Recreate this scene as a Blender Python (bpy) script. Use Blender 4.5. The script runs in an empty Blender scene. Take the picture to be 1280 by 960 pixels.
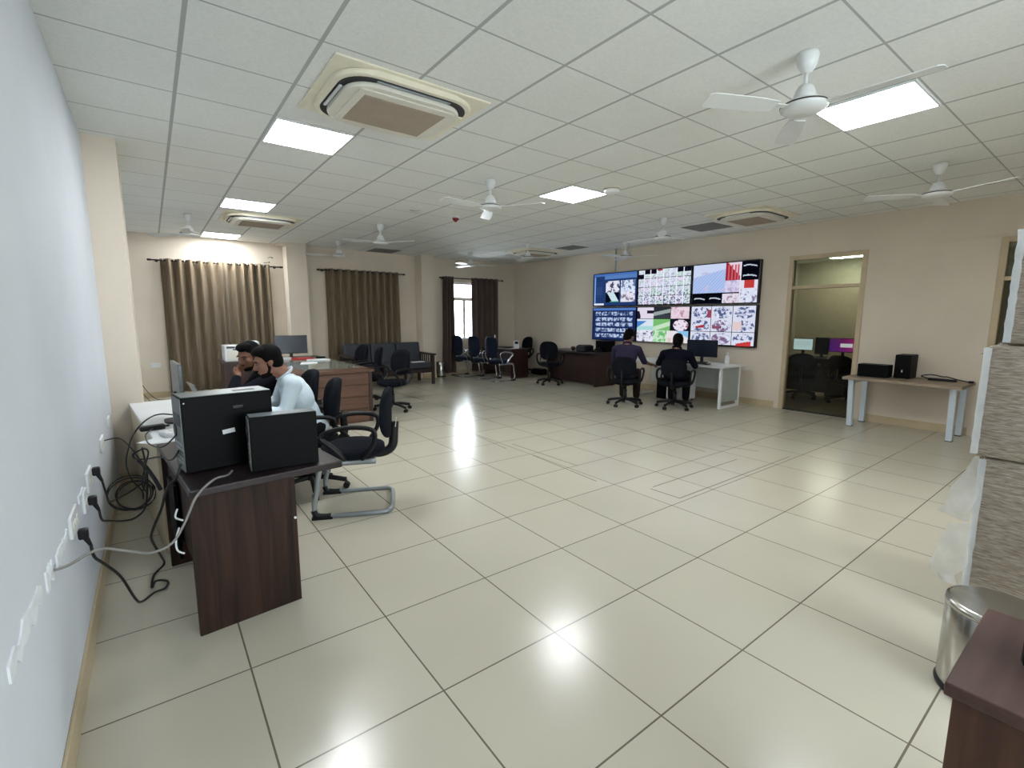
import bpy, bmesh, math, random
from mathutils import Vector, Matrix, Euler, noise
R = math.radians
PI = math.pi
scene = bpy.context.scene
COL = scene.collection
random.seed(7)
HF, HC = 1.4925, 2.943          # eye height, ceiling height
XL, XR, YF, YB = -0.33, 8.25, 10.85, -2.6   # inner wall planes

# ---------------------------------------------------------------- materials
MATS = {}
def lin(c):
    return tuple(((v / 255.0) / 12.92 if v <= 10 else (((v / 255.0) + 0.055) / 1.055) ** 2.4) for v in c)
def nt(name):
    m = bpy.data.materials.new(name); m.use_nodes = True
    n = m.node_tree.nodes; n.clear()
    out = n.new('ShaderNodeOutputMaterial'); b = n.new('ShaderNodeBsdfPrincipled')
    m.node_tree.links.new(b.outputs[0], out.inputs[0])
    return m, m.node_tree, b, out
def mat(name, rgb, rough=0.5, metal=0.0, spec=0.5, var=0.0, scale=8.0, stretch=(1, 1, 1), rgb2=None, bump=0.0, bscale=60.0, alpha=1.0, trans=0.0, coat=0.0, emit=0.0, dist=0.0, sheen=0.0):
    m, t, b, out = nt(name)
    c = lin(rgb) + (1,)
    b.inputs['Roughness'].default_value = rough
    b.inputs['Metallic'].default_value = metal
    b.inputs['Specular IOR Level'].default_value = spec
    b.inputs['Coat Weight'].default_value = coat
    b.inputs['Alpha'].default_value = alpha
    b.inputs['Transmission Weight'].default_value = trans
    b.inputs['Sheen Weight'].default_value = sheen
    tc = t.nodes.new('ShaderNodeTexCoord'); mp = t.nodes.new('ShaderNodeMapping')
    mp.inputs['Scale'].default_value = stretch
    t.links.new(tc.outputs['Object'], mp.inputs[0])
    nz = t.nodes.new('ShaderNodeTexNoise'); nz.inputs['Scale'].default_value = scale
    nz.inputs['Detail'].default_value = 4; nz.inputs['Distortion'].default_value = dist
    t.links.new(mp.outputs[0], nz.inputs['Vector'])
    rp = t.nodes.new('ShaderNodeValToRGB')
    if rgb2 is None:
        k = max(var, 0.02)
        c1 = tuple(v * (1 - k) for v in c[:3]) + (1,); c2 = tuple(min(1, v * (1 + k)) for v in c[:3]) + (1,)
    else:
        c1, c2 = c, lin(rgb2) + (1,)
    rp.color_ramp.elements[0].color = c1; rp.color_ramp.elements[1].color = c2
    rp.color_ramp.elements[0].position = 0.32; rp.color_ramp.elements[1].position = 0.68
    t.links.new(nz.outputs['Fac'], rp.inputs[0]); t.links.new(rp.outputs[0], b.inputs['Base Color'])
    if bump:
        n2 = t.nodes.new('ShaderNodeTexNoise'); n2.inputs['Scale'].default_value = bscale
        t.links.new(mp.outputs[0], n2.inputs['Vector'])
        bp = t.nodes.new('ShaderNodeBump'); bp.inputs['Strength'].default_value = bump; bp.inputs['Distance'].default_value = 0.01
        t.links.new(n2.outputs['Fac'], bp.inputs['Height']); t.links.new(bp.outputs[0], b.inputs['Normal'])
    if emit:
        b.inputs['Emission Color'].default_value = c; b.inputs['Emission Strength'].default_value = emit
    MATS[name] = m
    return m
def M(n): return MATS[n]

def tile_mat(name, base, base2, line, ox, oy, size, w, rough, spec, sides=(1, 1), tile_var=0.03, coat=0.0, speck=0.0, rough2=None):
    m, t, b, out = nt(name); N = t.nodes; L = t.links
    geo = N.new('ShaderNodeNewGeometry')
    mp = N.new('ShaderNodeMapping'); mp.vector_type = 'POINT'
    mp.inputs['Location'].default_value = (-ox / size + 100, -oy / size + 100, 0)
    mp.inputs['Scale'].default_value = (1 / size, 1 / size, 1)
    L.new(geo.outputs['Position'], mp.inputs[0])
    sp = N.new('ShaderNodeSeparateXYZ'); L.new(mp.outputs[0], sp.inputs[0])
    def ln(sock, ww):
        fr = N.new('ShaderNodeMath'); fr.operation = 'FRACT'; L.new(sock, fr.inputs[0])
        s = N.new('ShaderNodeMath'); s.operation = 'SUBTRACT'; L.new(fr.outputs[0], s.inputs[0]); s.inputs[1].default_value = 0.5
        a = N.new('ShaderNodeMath'); a.operation = 'ABSOLUTE'; L.new(s.outputs[0], a.inputs[0])
        g = N.new('ShaderNodeMath'); g.operation = 'GREATER_THAN'; L.new(a.outputs[0], g.inputs[0]); g.inputs[1].default_value = 0.5 - ww / 2 / size
        return g.outputs[0]
    mx = N.new('ShaderNodeMath'); mx.operation = 'MAXIMUM'
    L.new(ln(sp.outputs['X'], w * sides[0]), mx.inputs[0]); L.new(ln(sp.outputs['Y'], w * sides[1]), mx.inputs[1])
    fl = N.new('ShaderNodeVectorMath'); fl.operation = 'FLOOR'; L.new(mp.outputs[0], fl.inputs[0])
    fx = N.new('ShaderNodeVectorMath'); fx.operation = 'MULTIPLY'; L.new(fl.outputs[0], fx.inputs[0]); fx.inputs[1].default_value = (1, 1, 0)
    wn = N.new('ShaderNodeTexWhiteNoise'); wn.noise_dimensions = '2D'; L.new(fx.outputs[0], wn.inputs['Vector'])
    nz = N.new('ShaderNodeTexNoise'); nz.inputs['Scale'].default_value = 1.3; nz.inputs['Detail'].default_value = 5
    L.new(geo.outputs['Position'], nz.inputs['Vector'])
    mc = N.new('ShaderNodeMix'); mc.data_type = 'RGBA'
    mc.inputs['A'].default_value = lin(base) + (1,); mc.inputs['B'].default_value = lin(base2) + (1,)
    ad = N.new('ShaderNodeMath'); ad.operation = 'MULTIPLY_ADD'; ad.inputs[1].default_value = tile_var * 10
    L.new(wn.outputs['Value'], ad.inputs[0]); L.new(nz.outputs['Fac'], ad.inputs[2])
    cl = N.new('ShaderNodeMapRange'); cl.inputs['From Min'].default_value = 0.35; cl.inputs['From Max'].default_value = 0.75 + tile_var * 10
    L.new(ad.outputs[0], cl.inputs['Value']); L.new(cl.outputs[0], mc.inputs['Factor'])
    src = mc.outputs['Result']
    if speck:
        n3 = N.new('ShaderNodeTexNoise'); n3.inputs['Scale'].default_value = 60; n3.inputs['Detail'].default_value = 3
        L.new(geo.outputs['Position'], n3.inputs['Vector'])
        r3 = N.new('ShaderNodeMapRange'); r3.inputs['From Min'].default_value = 0.35; r3.inputs['From Max'].default_value = 0.65
        r3.inputs['To Min'].default_value = 1 - speck; r3.inputs['To Max'].default_value = 1.0
        L.new(n3.outputs['Fac'], r3.inputs['Value'])
        ml = N.new('ShaderNodeVectorMath'); ml.operation = 'SCALE'; L.new(src, ml.inputs[0]); L.new(r3.outputs[0], ml.inputs['Scale'])
        src = ml.outputs[0]
    m2 = N.new('ShaderNodeMix'); m2.data_type = 'RGBA'; L.new(mx.outputs[0], m2.inputs['Factor'])
    L.new(src, m2.inputs['A']); m2.inputs['B'].default_value = lin(line) + (1,)
    L.new(m2.outputs['Result'], b.inputs['Base Color'])
    b.inputs['Specular IOR Level'].default_value = spec; b.inputs['Coat Weight'].default_value = coat; b.inputs['Coat Roughness'].default_value = 0.1
    rr = N.new('ShaderNodeMapRange'); rr.inputs['To Min'].default_value = rough; rr.inputs['To Max'].default_value = rough2 or rough
    L.new(nz.outputs['Fac'], rr.inputs['Value']); L.new(rr.outputs[0], b.inputs['Roughness'])
    MATS[name] = m
    return m

tile_mat('floor_tiles', (197, 191, 174), (188, 182, 165), (112, 102, 90), 1.4258, 1.5479, 0.6, 0.007, 0.16, 0.5, tile_var=0.03, rough2=0.26)
tile_mat('ceiling_tiles', (238, 240, 236), (232, 234, 230), (178, 180, 178), 0.2511, 3.4216, 0.6, 0.022, 0.85, 0.2, sides=(1.0, 0.55), tile_var=0.01, speck=0.06)
mat('wall_cream', (219, 207, 190), 0.8, var=0.03, scale=2.0, bump=0.05, bscale=30)
mat('wall_bluish', (214, 219, 226), 0.75, var=0.03, scale=1.5, bump=0.06, bscale=25)
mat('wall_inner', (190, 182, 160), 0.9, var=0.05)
mat('baseboard_tile', (192, 174, 142), 0.35, var=0.08, scale=5)
mat('door_frame_paint', (196, 178, 148), 0.5, var=0.04)
mat('plaster', (226, 230, 234), 0.9, var=0.06, scale=20, bump=0.5, bscale=40)
mat('walnut', (30, 19, 15), 0.5, spec=0.25, rgb2=(62, 41, 30), scale=3.2, stretch=(9, 9, 0.6), dist=0.6)
mat('walnut_top', (36, 27, 28), 0.35, rgb2=(48, 37, 38), scale=3.0, stretch=(8, 1.2, 8))
mat('red_wood', (66, 38, 28), 0.4, rgb2=(98, 62, 46), scale=3.0, stretch=(8, 8, 0.7), dist=0.4)
mat('red_wood_top', (70, 46, 42), 0.35, rgb2=(88, 62, 56), scale=3.0, stretch=(1, 9, 9), dist=0.4)
mat('drawer_wood', (78, 51, 36), 0.45, rgb2=(100, 68, 50), scale=3.0, stretch=(0.8, 8, 8), dist=0.3)
mat('mahogany', (44, 25, 22), 0.4, rgb2=(58, 34, 29), scale=3.0, stretch=(7, 7, 0.8))
mat('beige_wood', (136, 120, 100), 0.45, rgb2=(158, 142, 122), scale=3.0, stretch=(8, 0.8, 8))
mat('cream_laminate', (214, 200, 172), 0.5, var=0.03)
mat('white_laminate', (226, 228, 228), 0.35, var=0.02)
mat('grey_laminate', (158, 166, 164), 0.45, var=0.03)
mat('pale_metal', (202, 214, 224), 0.35, var=0.02)
mat('glass_top', (120, 128, 118), 0.08, spec=0.7, var=0.02)
mat('black_plastic', (15, 15, 18), 0.45, spec=0.35, var=0.1)
mat('black_gloss', (12, 13, 16), 0.18, var=0.1)
mat('black_case', (4, 4, 5), 0.5, spec=0.12, var=0.15, scale=4)
mat('case_rear', (96, 100, 98), 0.4, metal=0.5, var=0.15, scale=30)
mat('case_top', (110, 118, 122), 0.35, metal=0.3, var=0.05)
mat('dark_fabric', (17, 20, 27), 0.9, spec=0.15, var=0.2, scale=120, bump=0.2, bscale=300)
mat('blue_fabric', (21, 29, 46), 0.85, spec=0.2, var=0.15, scale=120, bump=0.2, bscale=300)
mat('sofa_leather', (50, 54, 62), 0.5, var=0.08, scale=10, bump=0.1)
mat('dark_wood', (36, 24, 20), 0.4, rgb2=(52, 36, 30), scale=4, stretch=(1, 6, 6))
mat('grey_metal', (150, 156, 160), 0.35, metal=0.6, var=0.05)
mat('chrome', (200, 202, 206), 0.18, metal=1.0, var=0.02)
mat('steel', (190, 188, 182), 0.22, metal=1.0, var=0.05, scale=3, stretch=(1, 1, 12))
mat('white_plastic', (228, 230, 230), 0.4, var=0.02)
mat('off_white', (224, 221, 208), 0.5, var=0.03)
mat('ac_cream', (234, 228, 206), 0.5, var=0.03)
mat('ac_grille', (168, 154, 136), 0.7, var=0.04)
mat('ac_slot', (38, 38, 40), 0.6, var=0.1)
mat('grey_panel', (118, 118, 116), 0.8, var=0.05)
mat('fan_white', (222, 224, 222), 0.35, var=0.02)
mat('curtain', (104, 88, 66), 0.85, rgb2=(134, 116, 90), scale=5, stretch=(14, 14, 0.5), bump=0.15, bscale=40, sheen=0.15)
mat('curtain_mauve', (82, 66, 60), 0.85, rgb2=(102, 84, 76), scale=5, stretch=(14, 14, 0.5), bump=0.15, bscale=40, sheen=0.15)
mat('rod_dark', (52, 44, 40), 0.35, metal=0.6, var=0.1)
mat('carton_wrap', (116, 101, 86), 0.35, rgb2=(166, 155, 141), scale=8, stretch=(3, 3, 22), dist=0.5, coat=0.5, bump=0.4, bscale=7)
mat('clear_wrap', (220, 226, 228), 0.25, rgb2=(240, 244, 246), scale=12, alpha=0.38, bump=0.6, bscale=14)
mat('clear_film', (220, 226, 228), 0.25, rgb2=(240, 244, 246), scale=12, alpha=0.4, bump=0.6, bscale=14)
mat('screen_off', (26, 34, 46), 0.22, var=0.05)
mat('cable_black', (24, 22, 24), 0.5, var=0.1)
mat('cable_grey', (130, 128, 124), 0.5, var=0.05)
mat('red_lens', (120, 20, 28), 0.3, var=0.1)
mat('skin', (134, 92, 72), 0.55, var=0.05, scale=10)
mat('hair', (7, 6, 6), 0.7, spec=0.1, var=0.3, scale=60, bump=0.4, bscale=150)
mat('beard', (16, 11, 10), 0.8, spec=0.1, var=0.2, scale=80)
mat('shirt_pale', (200, 214, 222), 0.8, var=0.04, scale=6, bump=0.3, bscale=9)
mat('shirt_dark', (21, 21, 29), 0.9, spec=0.12, var=0.1, scale=6, bump=0.3, bscale=9)
mat('shirt_navy', (14, 16, 29), 0.9, spec=0.12, var=0.1, scale=6, bump=0.3, bscale=9)
mat('shirt_purple', (50, 46, 68), 0.9, spec=0.12, var=0.08, scale=6, bump=0.3, bscale=9)
mat('trousers', (22, 21, 26), 0.9, spec=0.12, var=0.1)
mat('trousers_brown', (42, 33, 30), 0.9, spec=0.12, var=0.1)
mat('shoe', (20, 18, 18), 0.4, var=0.1)
mat('eye_white', (92, 82, 76), 0.3)
mat('paper', (228, 230, 232), 0.8)
mat('red_paper', (170, 40, 40), 0.7)
mat('yellow_paper', (206, 170, 80), 0.7)
mat('seam_dark', (84, 76, 68), 0.6)
def glass_mat(name, tint, ior=1.45):
    m = bpy.data.materials.new(name); m.use_nodes = True; t = m.node_tree; t.nodes.clear()
    o = t.nodes.new('ShaderNodeOutputMaterial'); tr = t.nodes.new('ShaderNodeBsdfTransparent'); g = t.nodes.new('ShaderNodeBsdfGlossy')
    tr.inputs[0].default_value = tint + (1,); g.inputs['Roughness'].default_value = 0.02
    fr = t.nodes.new('ShaderNodeFresnel'); fr.inputs[0].default_value = ior
    mx = t.nodes.new('ShaderNodeMixShader')
    t.links.new(fr.outputs[0], mx.inputs[0]); t.links.new(tr.outputs[0], mx.inputs[1]); t.links.new(g.outputs[0], mx.inputs[2])
    t.links.new(mx.outputs[0], o.inputs[0]); MATS[name] = m
glass_mat('glass_pane', (0.86, 0.88, 0.82))
glass_mat('glass_tinted', (0.78, 0.76, 0.70), 1.25)
glass_mat('glass_clear', (0.95, 0.97, 0.97))
def emit_mat(name, rgb, s):
    m = bpy.data.materials.new(name); m.use_nodes = True; t = m.node_tree; t.nodes.clear()
    o = t.nodes.new('ShaderNodeOutputMaterial'); e = t.nodes.new('ShaderNodeEmission')
    e.inputs[0].default_value = rgb + (1,); e.inputs[1].default_value = s
    t.links.new(e.outputs[0], o.inputs[0]); MATS[name] = m
emit_mat('lamp_panel', (0.93, 0.97, 1.0), 17.0)
emit_mat('reflection_lamp', (0.92, 1.0, 0.88), 15.0)
def screen_mat():
    m = bpy.data.materials.new('screen_picture'); m.use_nodes = True; t = m.node_tree; t.nodes.clear()
    o = t.nodes.new('ShaderNodeOutputMaterial'); e = t.nodes.new('ShaderNodeEmission'); a = t.nodes.new('ShaderNodeVertexColor')
    a.layer_name = 'Col'; e.inputs[1].default_value = 1.0
    t.links.new(a.outputs[0], e.inputs[0]); t.links.new(e.outputs[0], o.inputs[0]); MATS['screen_picture'] = m
screen_mat()

# ---------------------------------------------------------------- mesh builder
class MB:
    def __init__(s): s.b = bmesh.new()
    def _x(s, vs, mtx, smooth=False):
        bmesh.ops.transform(s.b, matrix=mtx, verts=vs)
        if smooth:
            fs = set(f for v in vs for f in v.link_faces)
            for f in fs: f.smooth = True
    def box(s, c, d, rz=0, bev=0.0, rot=None, seg=2):
        r = bmesh.ops.create_cube(s.b, size=1)
        m = Matrix.Translation(c) @ (rot.to_matrix().to_4x4() if rot else Matrix.Rotation(rz, 4, 'Z')) @ Matrix.Diagonal((*d, 1))
        s._x(r['verts'], m)
        if bev:
            es = list(set(e for v in r['verts'] for e in v.link_edges))
            rb = bmesh.ops.bevel(s.b, geom=es, offset=bev, segments=seg, affect='EDGES', profile=0.5)
        return s
    def span(s, a, b, bev=0.0):
        return s.box(tuple((a[i] + b[i]) / 2 for i in range(3)), tuple(abs(b[i] - a[i]) for i in range(3)), bev=bev)
    def cyl(s, a, b, r1, r2=None, seg=20, cap=True):
        a, b = Vector(a), Vector(b); d = b - a
        r = bmesh.ops.create_cone(s.b, cap_ends=cap, segments=seg, radius1=r1, radius2=r1 if r2 is None else r2, depth=d.length)
        m = Matrix.Translation((a + b) / 2) @ d.to_track_quat('Z', 'Y').to_matrix().to_4x4()
        s._x(r['verts'], m)
        for f in set(f for v in r['verts'] for f in v.link_faces):
            if len(f.verts) == 4: f.smooth = True
        return s
    def ball(s, c, r, rot=None, u=20, v=12):
        q = bmesh.ops.create_uvsphere(s.b, u_segments=u, v_segments=v, radius=1)
        if not hasattr(r, '__len__'): r = (r, r, r)
        m = Matrix.Translation(c) @ (rot.to_matrix().to_4x4() if rot else Matrix()) @ Matrix.Diagonal((*r, 1))
        s._x(q['verts'], m, True); return s
    def cap(s, a, b, r1, r2=None, seg=14):
        r2 = r1 if r2 is None else r2
        s.cyl(a, b, r1, r2, seg); s.ball(a, r1, u=seg, v=8); s.ball(b, r2, u=seg, v=8); return s
    def lathe(s, prof, c=(0, 0, 0), seg=28, sx=1, sy=1):
        rings = []
        for r, z in prof:
            rings.append([s.b.verts.new((c[0] + r * sx * math.cos(2 * PI * k / seg), c[1] + r * sy * math.sin(2 * PI * k / seg), c[2] + z)) for k in range(seg)])
        for i in range(len(rings) - 1):
            for k in range(seg):
                f = s.b.faces.new((rings[i][k], rings[i][(k + 1) % seg], rings[i + 1][(k + 1) % seg], rings[i + 1][k])); f.smooth = True
        for rg, flip in ((rings[0], True), (rings[-1], False)):
            if (Vector(rg[0].co) - Vector(rg[seg // 2].co)).length > 1e-5:
                s.b.faces.new(rg[::-1] if flip else rg)
        return s
    def tube(s, pts, r, seg=10, smooth_path=True, closed=False, flat=1.0, sub=5):
        P = [Vector(p) for p in pts]
        if smooth_path and len(P) > 2:
            Q = []; n = len(P); rng = range(n if closed else n - 1)
            for i in rng:
                p0 = P[(i - 1) % n] if (closed or i > 0) else P[0]; p1 = P[i]; p2 = P[(i + 1) % n]
                p3 = P[(i + 2) % n] if (closed or i + 2 < n) else P[-1]
                for k in range(sub):
                    t = k / sub
                    Q.append(0.5 * ((2 * p1) + (p2 - p0) * t + (2 * p0 - 5 * p1 + 4 * p2 - p3) * t * t + (3 * p1 - p0 - 3 * p2 + p3) * t ** 3))
            if not closed: Q.append(P[-1])
            P = Q
        n = len(P); rings = []; nrm = None
        for i in range(n):
            if closed: tg = (P[(i + 1) % n] - P[i - 1])
            else: tg = (P[min(i + 1, n - 1)] - P[max(i - 1, 0)])
            if tg.length < 1e-9: tg = Vector((0, 0, 1))
            tg.normalize()
            if nrm is None:
                nrm = tg.orthogonal().normalized() if abs(tg.z) > 0.9 else tg.cross(Vector((0, 0, 1))).normalized()
            nrm = (nrm - tg * nrm.dot(tg))
            nrm = nrm.normalized() if nrm.length > 1e-6 else tg.orthogonal().normalized()
            bn = tg.cross(nrm)
            rings.append([s.b.verts.new(P[i] + (nrm * math.cos(2 * PI * k / seg) + bn * flat * math.sin(2 * PI * k / seg)) * r) for k in range(seg)])
        m = n if closed else n - 1
        for i in range(m):
            for k in range(seg):
                f = s.b.faces.new((rings[i][k], rings[i][(k + 1) % seg], rings[(i + 1) % n][(k + 1) % seg], rings[(i + 1) % n][k])); f.smooth = True
        if not closed:
            s.b.faces.new(rings[0][::-1]); s.b.faces.new(rings[-1])
        return s
    def prism(s, poly, z0, z1, mtx=None, bev=0.0):
        a = [s.b.verts.new((x, y, z0)) for x, y in poly]; b = [s.b.verts.new((x, y, z1)) for x, y in poly]; n = len(poly)
        s.b.faces.new(a[::-1]); s.b.faces.new(b)
        for i in range(n): s.b.faces.new((a[i], a[(i + 1) % n], b[(i + 1) % n], b[i]))
        if mtx: s._x(a + b, mtx)
        if bev:
            es = [e for e in set(e for v in a + b for e in v.link_edges)]
            bmesh.ops.bevel(s.b, geom=es, offset=bev, segments=2, affect='EDGES', profile=0.5)
        return s
    def quad(s, *v):
        s.b.faces.new([s.b.verts.new(p) for p in v]); return s
    def build(s, name, m, parent=None, recalc=True):
        if recalc: bmesh.ops.recalc_face_normals(s.b, faces=s.b.faces)
        me = bpy.data.meshes.new(name); s.b.to_mesh(me); s.b.free()
        o = bpy.data.objects.new(name, me); COL.objects.link(o)
        me.materials.append(M(m) if isinstance(m, str) else m)
        if parent: o.parent = parent
        return o
def tag(o, label=None, cat=None, group=None, kind=None):
    if label: o['label'] = label
    if cat: o['category'] = cat
    if group: o['group'] = group
    if kind: o['kind'] = kind
    return o
def thing(name, label, cat, loc=(0, 0, 0), rz=0, group=None):
    o = bpy.data.objects.new(name, None); COL.objects.link(o); o.empty_display_size = 0.1
    o.location = loc; o.rotation_euler = (0, 0, rz)
    return tag(o, label, cat, group)
def struct(name, mb, m, parent=None):
    o = mb.build(name, m, parent); tag(o, kind='structure'); return o
def dup(root, loc, rz, label=None, group=None, only=None):
    r = root.copy(); COL.objects.link(r); r.location = loc; r.rotation_euler = (0, 0, rz)
    if label: r['label'] = label
    if group: r['group'] = group
    for ch in list(root.children):
        c = ch.copy(); COL.objects.link(c); c.parent = r
        for g in list(ch.children):
            d = g.copy(); COL.objects.link(d); d.parent = c
    return r
def rect_ring(d, w, h, r, seg=6):
    pts = []
    for cx, cy, a0 in ((w / 2 - r, h / 2 - r, 0), (-w / 2 + r, h / 2 - r, 90), (-w / 2 + r, -h / 2 + r, 180), (w / 2 - r, -h / 2 + r, 270)):
        for k in range(seg + 1):
            a = R(a0 + 90 * k / seg); pts.append((cx + r * math.cos(a), cy + r * math.sin(a)))
    return pts
# ---------------------------------------------------------------- camera
cam = bpy.data.cameras.new('camera'); cam_o = bpy.data.objects.new('camera', cam); COL.objects.link(cam_o)
cam.sensor_width = 36; cam.lens = 596.62 / 1280 * 36; cam.clip_start = 0.02
yaw, pitch, roll = .64536, -.13950, .00305
cy, sy, cp, sp_ = math.cos(yaw), math.sin(yaw), math.cos(pitch), math.sin(pitch)
w_ = Vector((sy * cp, cy * cp, sp_)); r_ = Vector((cy, -sy, 0)); u_ = r_.cross(w_)
r2 = r_ * math.cos(roll) + u_ * math.sin(roll); u2 = -r_ * math.sin(roll) + u_ * math.cos(roll)
cam_o.matrix_world = Matrix(((r2.x, u2.x, -w_.x, 0), (r2.y, u2.y, -w_.y, 0), (r2.z, u2.z, -w_.z, HF), (0, 0, 0, 1)))
scene.camera = cam_o

# ---------------------------------------------------------------- room shell
XI = 14.2                         # far wall of the room behind the glazed door
struct('floor', MB().span((XL - .3, YB - .3, -.15), (XI + .3, YF + .35, 0)), 'floor_tiles')
struct('ceiling', MB().span((XL - .3, YB - .3, HC), (XI + .3, YF + .35, HC + .12)), 'ceiling_tiles')
struct('wall_left', MB().span((XL - .2, YB - .2, 0), (XL, YF + .2, HC)), 'wall_bluish')
# far wall with three window openings
wins = [(0.32, 1.88, 0.9, 2.38), (3.15, 4.65, 0.9, 2.38), (6.02, 7.42, 0.88, 2.38)]
mb = MB(); x = XL
for a, b, z0, z1 in wins:
    mb.span((x, YF, 0), (a, YF + .22, HC)); mb.span((a, YF, 0), (b, YF + .22, z0)); mb.span((a, YF, z1), (b, YF + .22, HC)); x = b
mb.span((x, YF, 0), (XR + .2, YF + .22, HC)); struct('wall_far', mb, 'wall_cream')
# right wall with two glazed openings
D1 = (2.53, 3.585, 2.46); D2 = (0.12, 1.19, 2.46)
mb = MB(); mb.span((XR, D1[1], 0), (XR + .14, YF, HC)); mb.span((XR, D2[1], 0), (XR + .14, D1[0], HC)); mb.span((XR, YB, 0), (XR + .14, D2[0], HC))
mb.span((XR, D1[0], D1[2]), (XR + .14, D1[1], HC)); mb.span((XR, D2[0], D2[2]), (XR + .14, D2[1], HC))
struct('wall_right', mb, 'wall_cream')
# wall behind the viewer with an unseen window added for cool daylight
mb = MB(); bw = (0.5, 3.0, 0.9, 2.4)
mb.span((XL, YB - .2, 0), (bw[0], YB, HC)); mb.span((bw[1], YB - .2, 0), (XI, YB, HC)); mb.span((bw[0], YB - .2, 0), (bw[1], YB, bw[2])); mb.span((bw[0], YB - .2, bw[3]), (bw[1], YB, HC))
struct('wall_back', mb, 'wall_cream')
# columns
struct('wall_column', MB().span((XL, 5.32, 0), (-.11, 5.95, HC)), 'wall_cream')
struct('wall_column', MB().span((2.28, 10.5, 0), (2.66, YF, HC)), 'wall_cream')
struct('wall_column', MB().span((5.22, 10.5, 0), (5.56, YF, HC)), 'wall_cream')
# room behind the door
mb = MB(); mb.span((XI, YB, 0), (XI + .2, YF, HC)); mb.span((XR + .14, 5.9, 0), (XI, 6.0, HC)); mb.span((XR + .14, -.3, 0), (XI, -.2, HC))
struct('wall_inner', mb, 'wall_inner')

# baseboards
def base(name, a, b): struct(name, MB().span(a, b, bev=.003), 'baseboard_tile')
base('baseboard_left', (XL, YB, 0), (XL + .012, 5.32, .115))
base('baseboard_column', (XL, 5.308, 0), (-.098, 5.32, .115))
base('baseboard_far', (XL, YF - .012, 0), (2.28, YF, .11)); base('baseboard_far', (2.66, YF - .012, 0), (5.22, YF, .11)); base('baseboard_far', (5.56, YF - .012, 0), (XR, YF, .11))
base('baseboard_far', (2.268, 10.488, 0), (2.672, 10.5, .11)); base('baseboard_far', (5.208, 10.488, 0), (5.572, 10.5, .11))
base('baseboard_right', (XR - .012, D1[1] + .08, 0), (XR, YF, .11)); base('baseboard_right', (XR - .012, D2[1] + .08, 0), (XR, D1[0] - .08, .11))

# window frames and glass
def window(name, a, b, z0, z1, y, label, mull, trans):
    r = struct(name, MB().span((a, y + .06, z0), (a + .06, y + .12, z1)).span((b - .06, y + .06, z0), (b, y + .12, z1)).span((a + .06, y + .06, z0), (b - .06, y + .12, z0 + .06)).span((a + .06, y + .06, z1 - .06), (b - .06, y + .12, z1)), 'white_plastic')
    m = MB().span((a + .06, y + .065, trans - .045), (b - .06, y + .115, trans + .045))
    for k in mull: m.span((k - .035, y + .065, z0 + .06), (k + .035, y + .115, trans - .03))
    struct('mullion', m, 'off_white', r)
    struct('window_glass', MB().span((a + .06, y + .088, z0 + .06), (b - .06, y + .092, z1 - .06)), 'glass_clear', r)
    return r
window('window_1', *wins[0], YF, '', [1.1], 1.95); window('window_2', *wins[1], YF, '', [3.9], 1.95); window('window_3', *wins[2], YF, '', [6.64], 1.95)
window('window_added', *bw, YB - .2, '', [1.33, 2.17], 1.95)  # out of view, added to light the left wall

# glazed doors in the right wall
def glazed_door(name, d):
    y0, y1, zt = d; x0, x1 = XR - .015, XR + .1; t = .065
    r = struct(name, MB().span((x0, y0, 0), (x1, y0 + t, zt), bev=.004).span((x0, y1 - t, 0), (x1, y1, zt), bev=.004).span((x0, y0 + t, zt - t), (x1, y1 - t, zt), bev=.004), 'door_frame_paint')
    struct('transom_bar', MB().span((x0 + .01, y0 + t, 1.945), (x1 - .01, y1 - t, 1.995), bev=.003), 'door_frame_paint', r)
    struct('transom_glass', MB().span((XR + .04, y0 + t, 1.995), (XR + .046, y1 - t, zt - t)), 'glass_pane', r)
    struct('door_glass', MB().span((XR + .04, y0 + t, .0), (XR + .046, y1 - t, 1.945)), 'glass_tinted', r)
    struct('threshold', MB().span((x0 + .02, y0 + t, 0), (x1 - .02, y1 - t, .012)), 'black_plastic', r)
glazed_door('door_1', D1); glazed_door('door_2', D2)
# plaster band above the second door on the right wall
struct('trim_1', MB().span((XR - .01, .1, D2[2]), (XR, 2.1, D2[2] + .03), bev=.003), 'wall_cream')
struct('trim_2', MB().span((2.15, 10.5, HC - .06), (2.28, 10.83, HC - .001)), 'wall_cream')

# cut marks of cable channels in the floor
seg = [((3.40, 2.48), (3.41, 2.2)), ((3.46, 2.5), (4.88, 2.49)), ((3.32, 4.4), (3.35, 3.34)), ((3.2, 5.0), (3.14, 4.28)), ((3.22, 3.9), (3.16, 2.9)), ((3.41, 2.2), (5.44, 2.2)), ((5.1, 4.2), (4.86, 2.85)), ((5.25, 2.9), (5.37, 2.5))]
for i, (a, b) in enumerate(seg):
    v = Vector(b) - Vector(a); c = (Vector(a) + Vector(b)) / 2
    struct('trim_%d' % (i + 3), MB().box((c.x, c.y, .0004), (v.length, .008, .0008), rz=math.atan2(v.y, v.x)), 'seam_dark')

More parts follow.
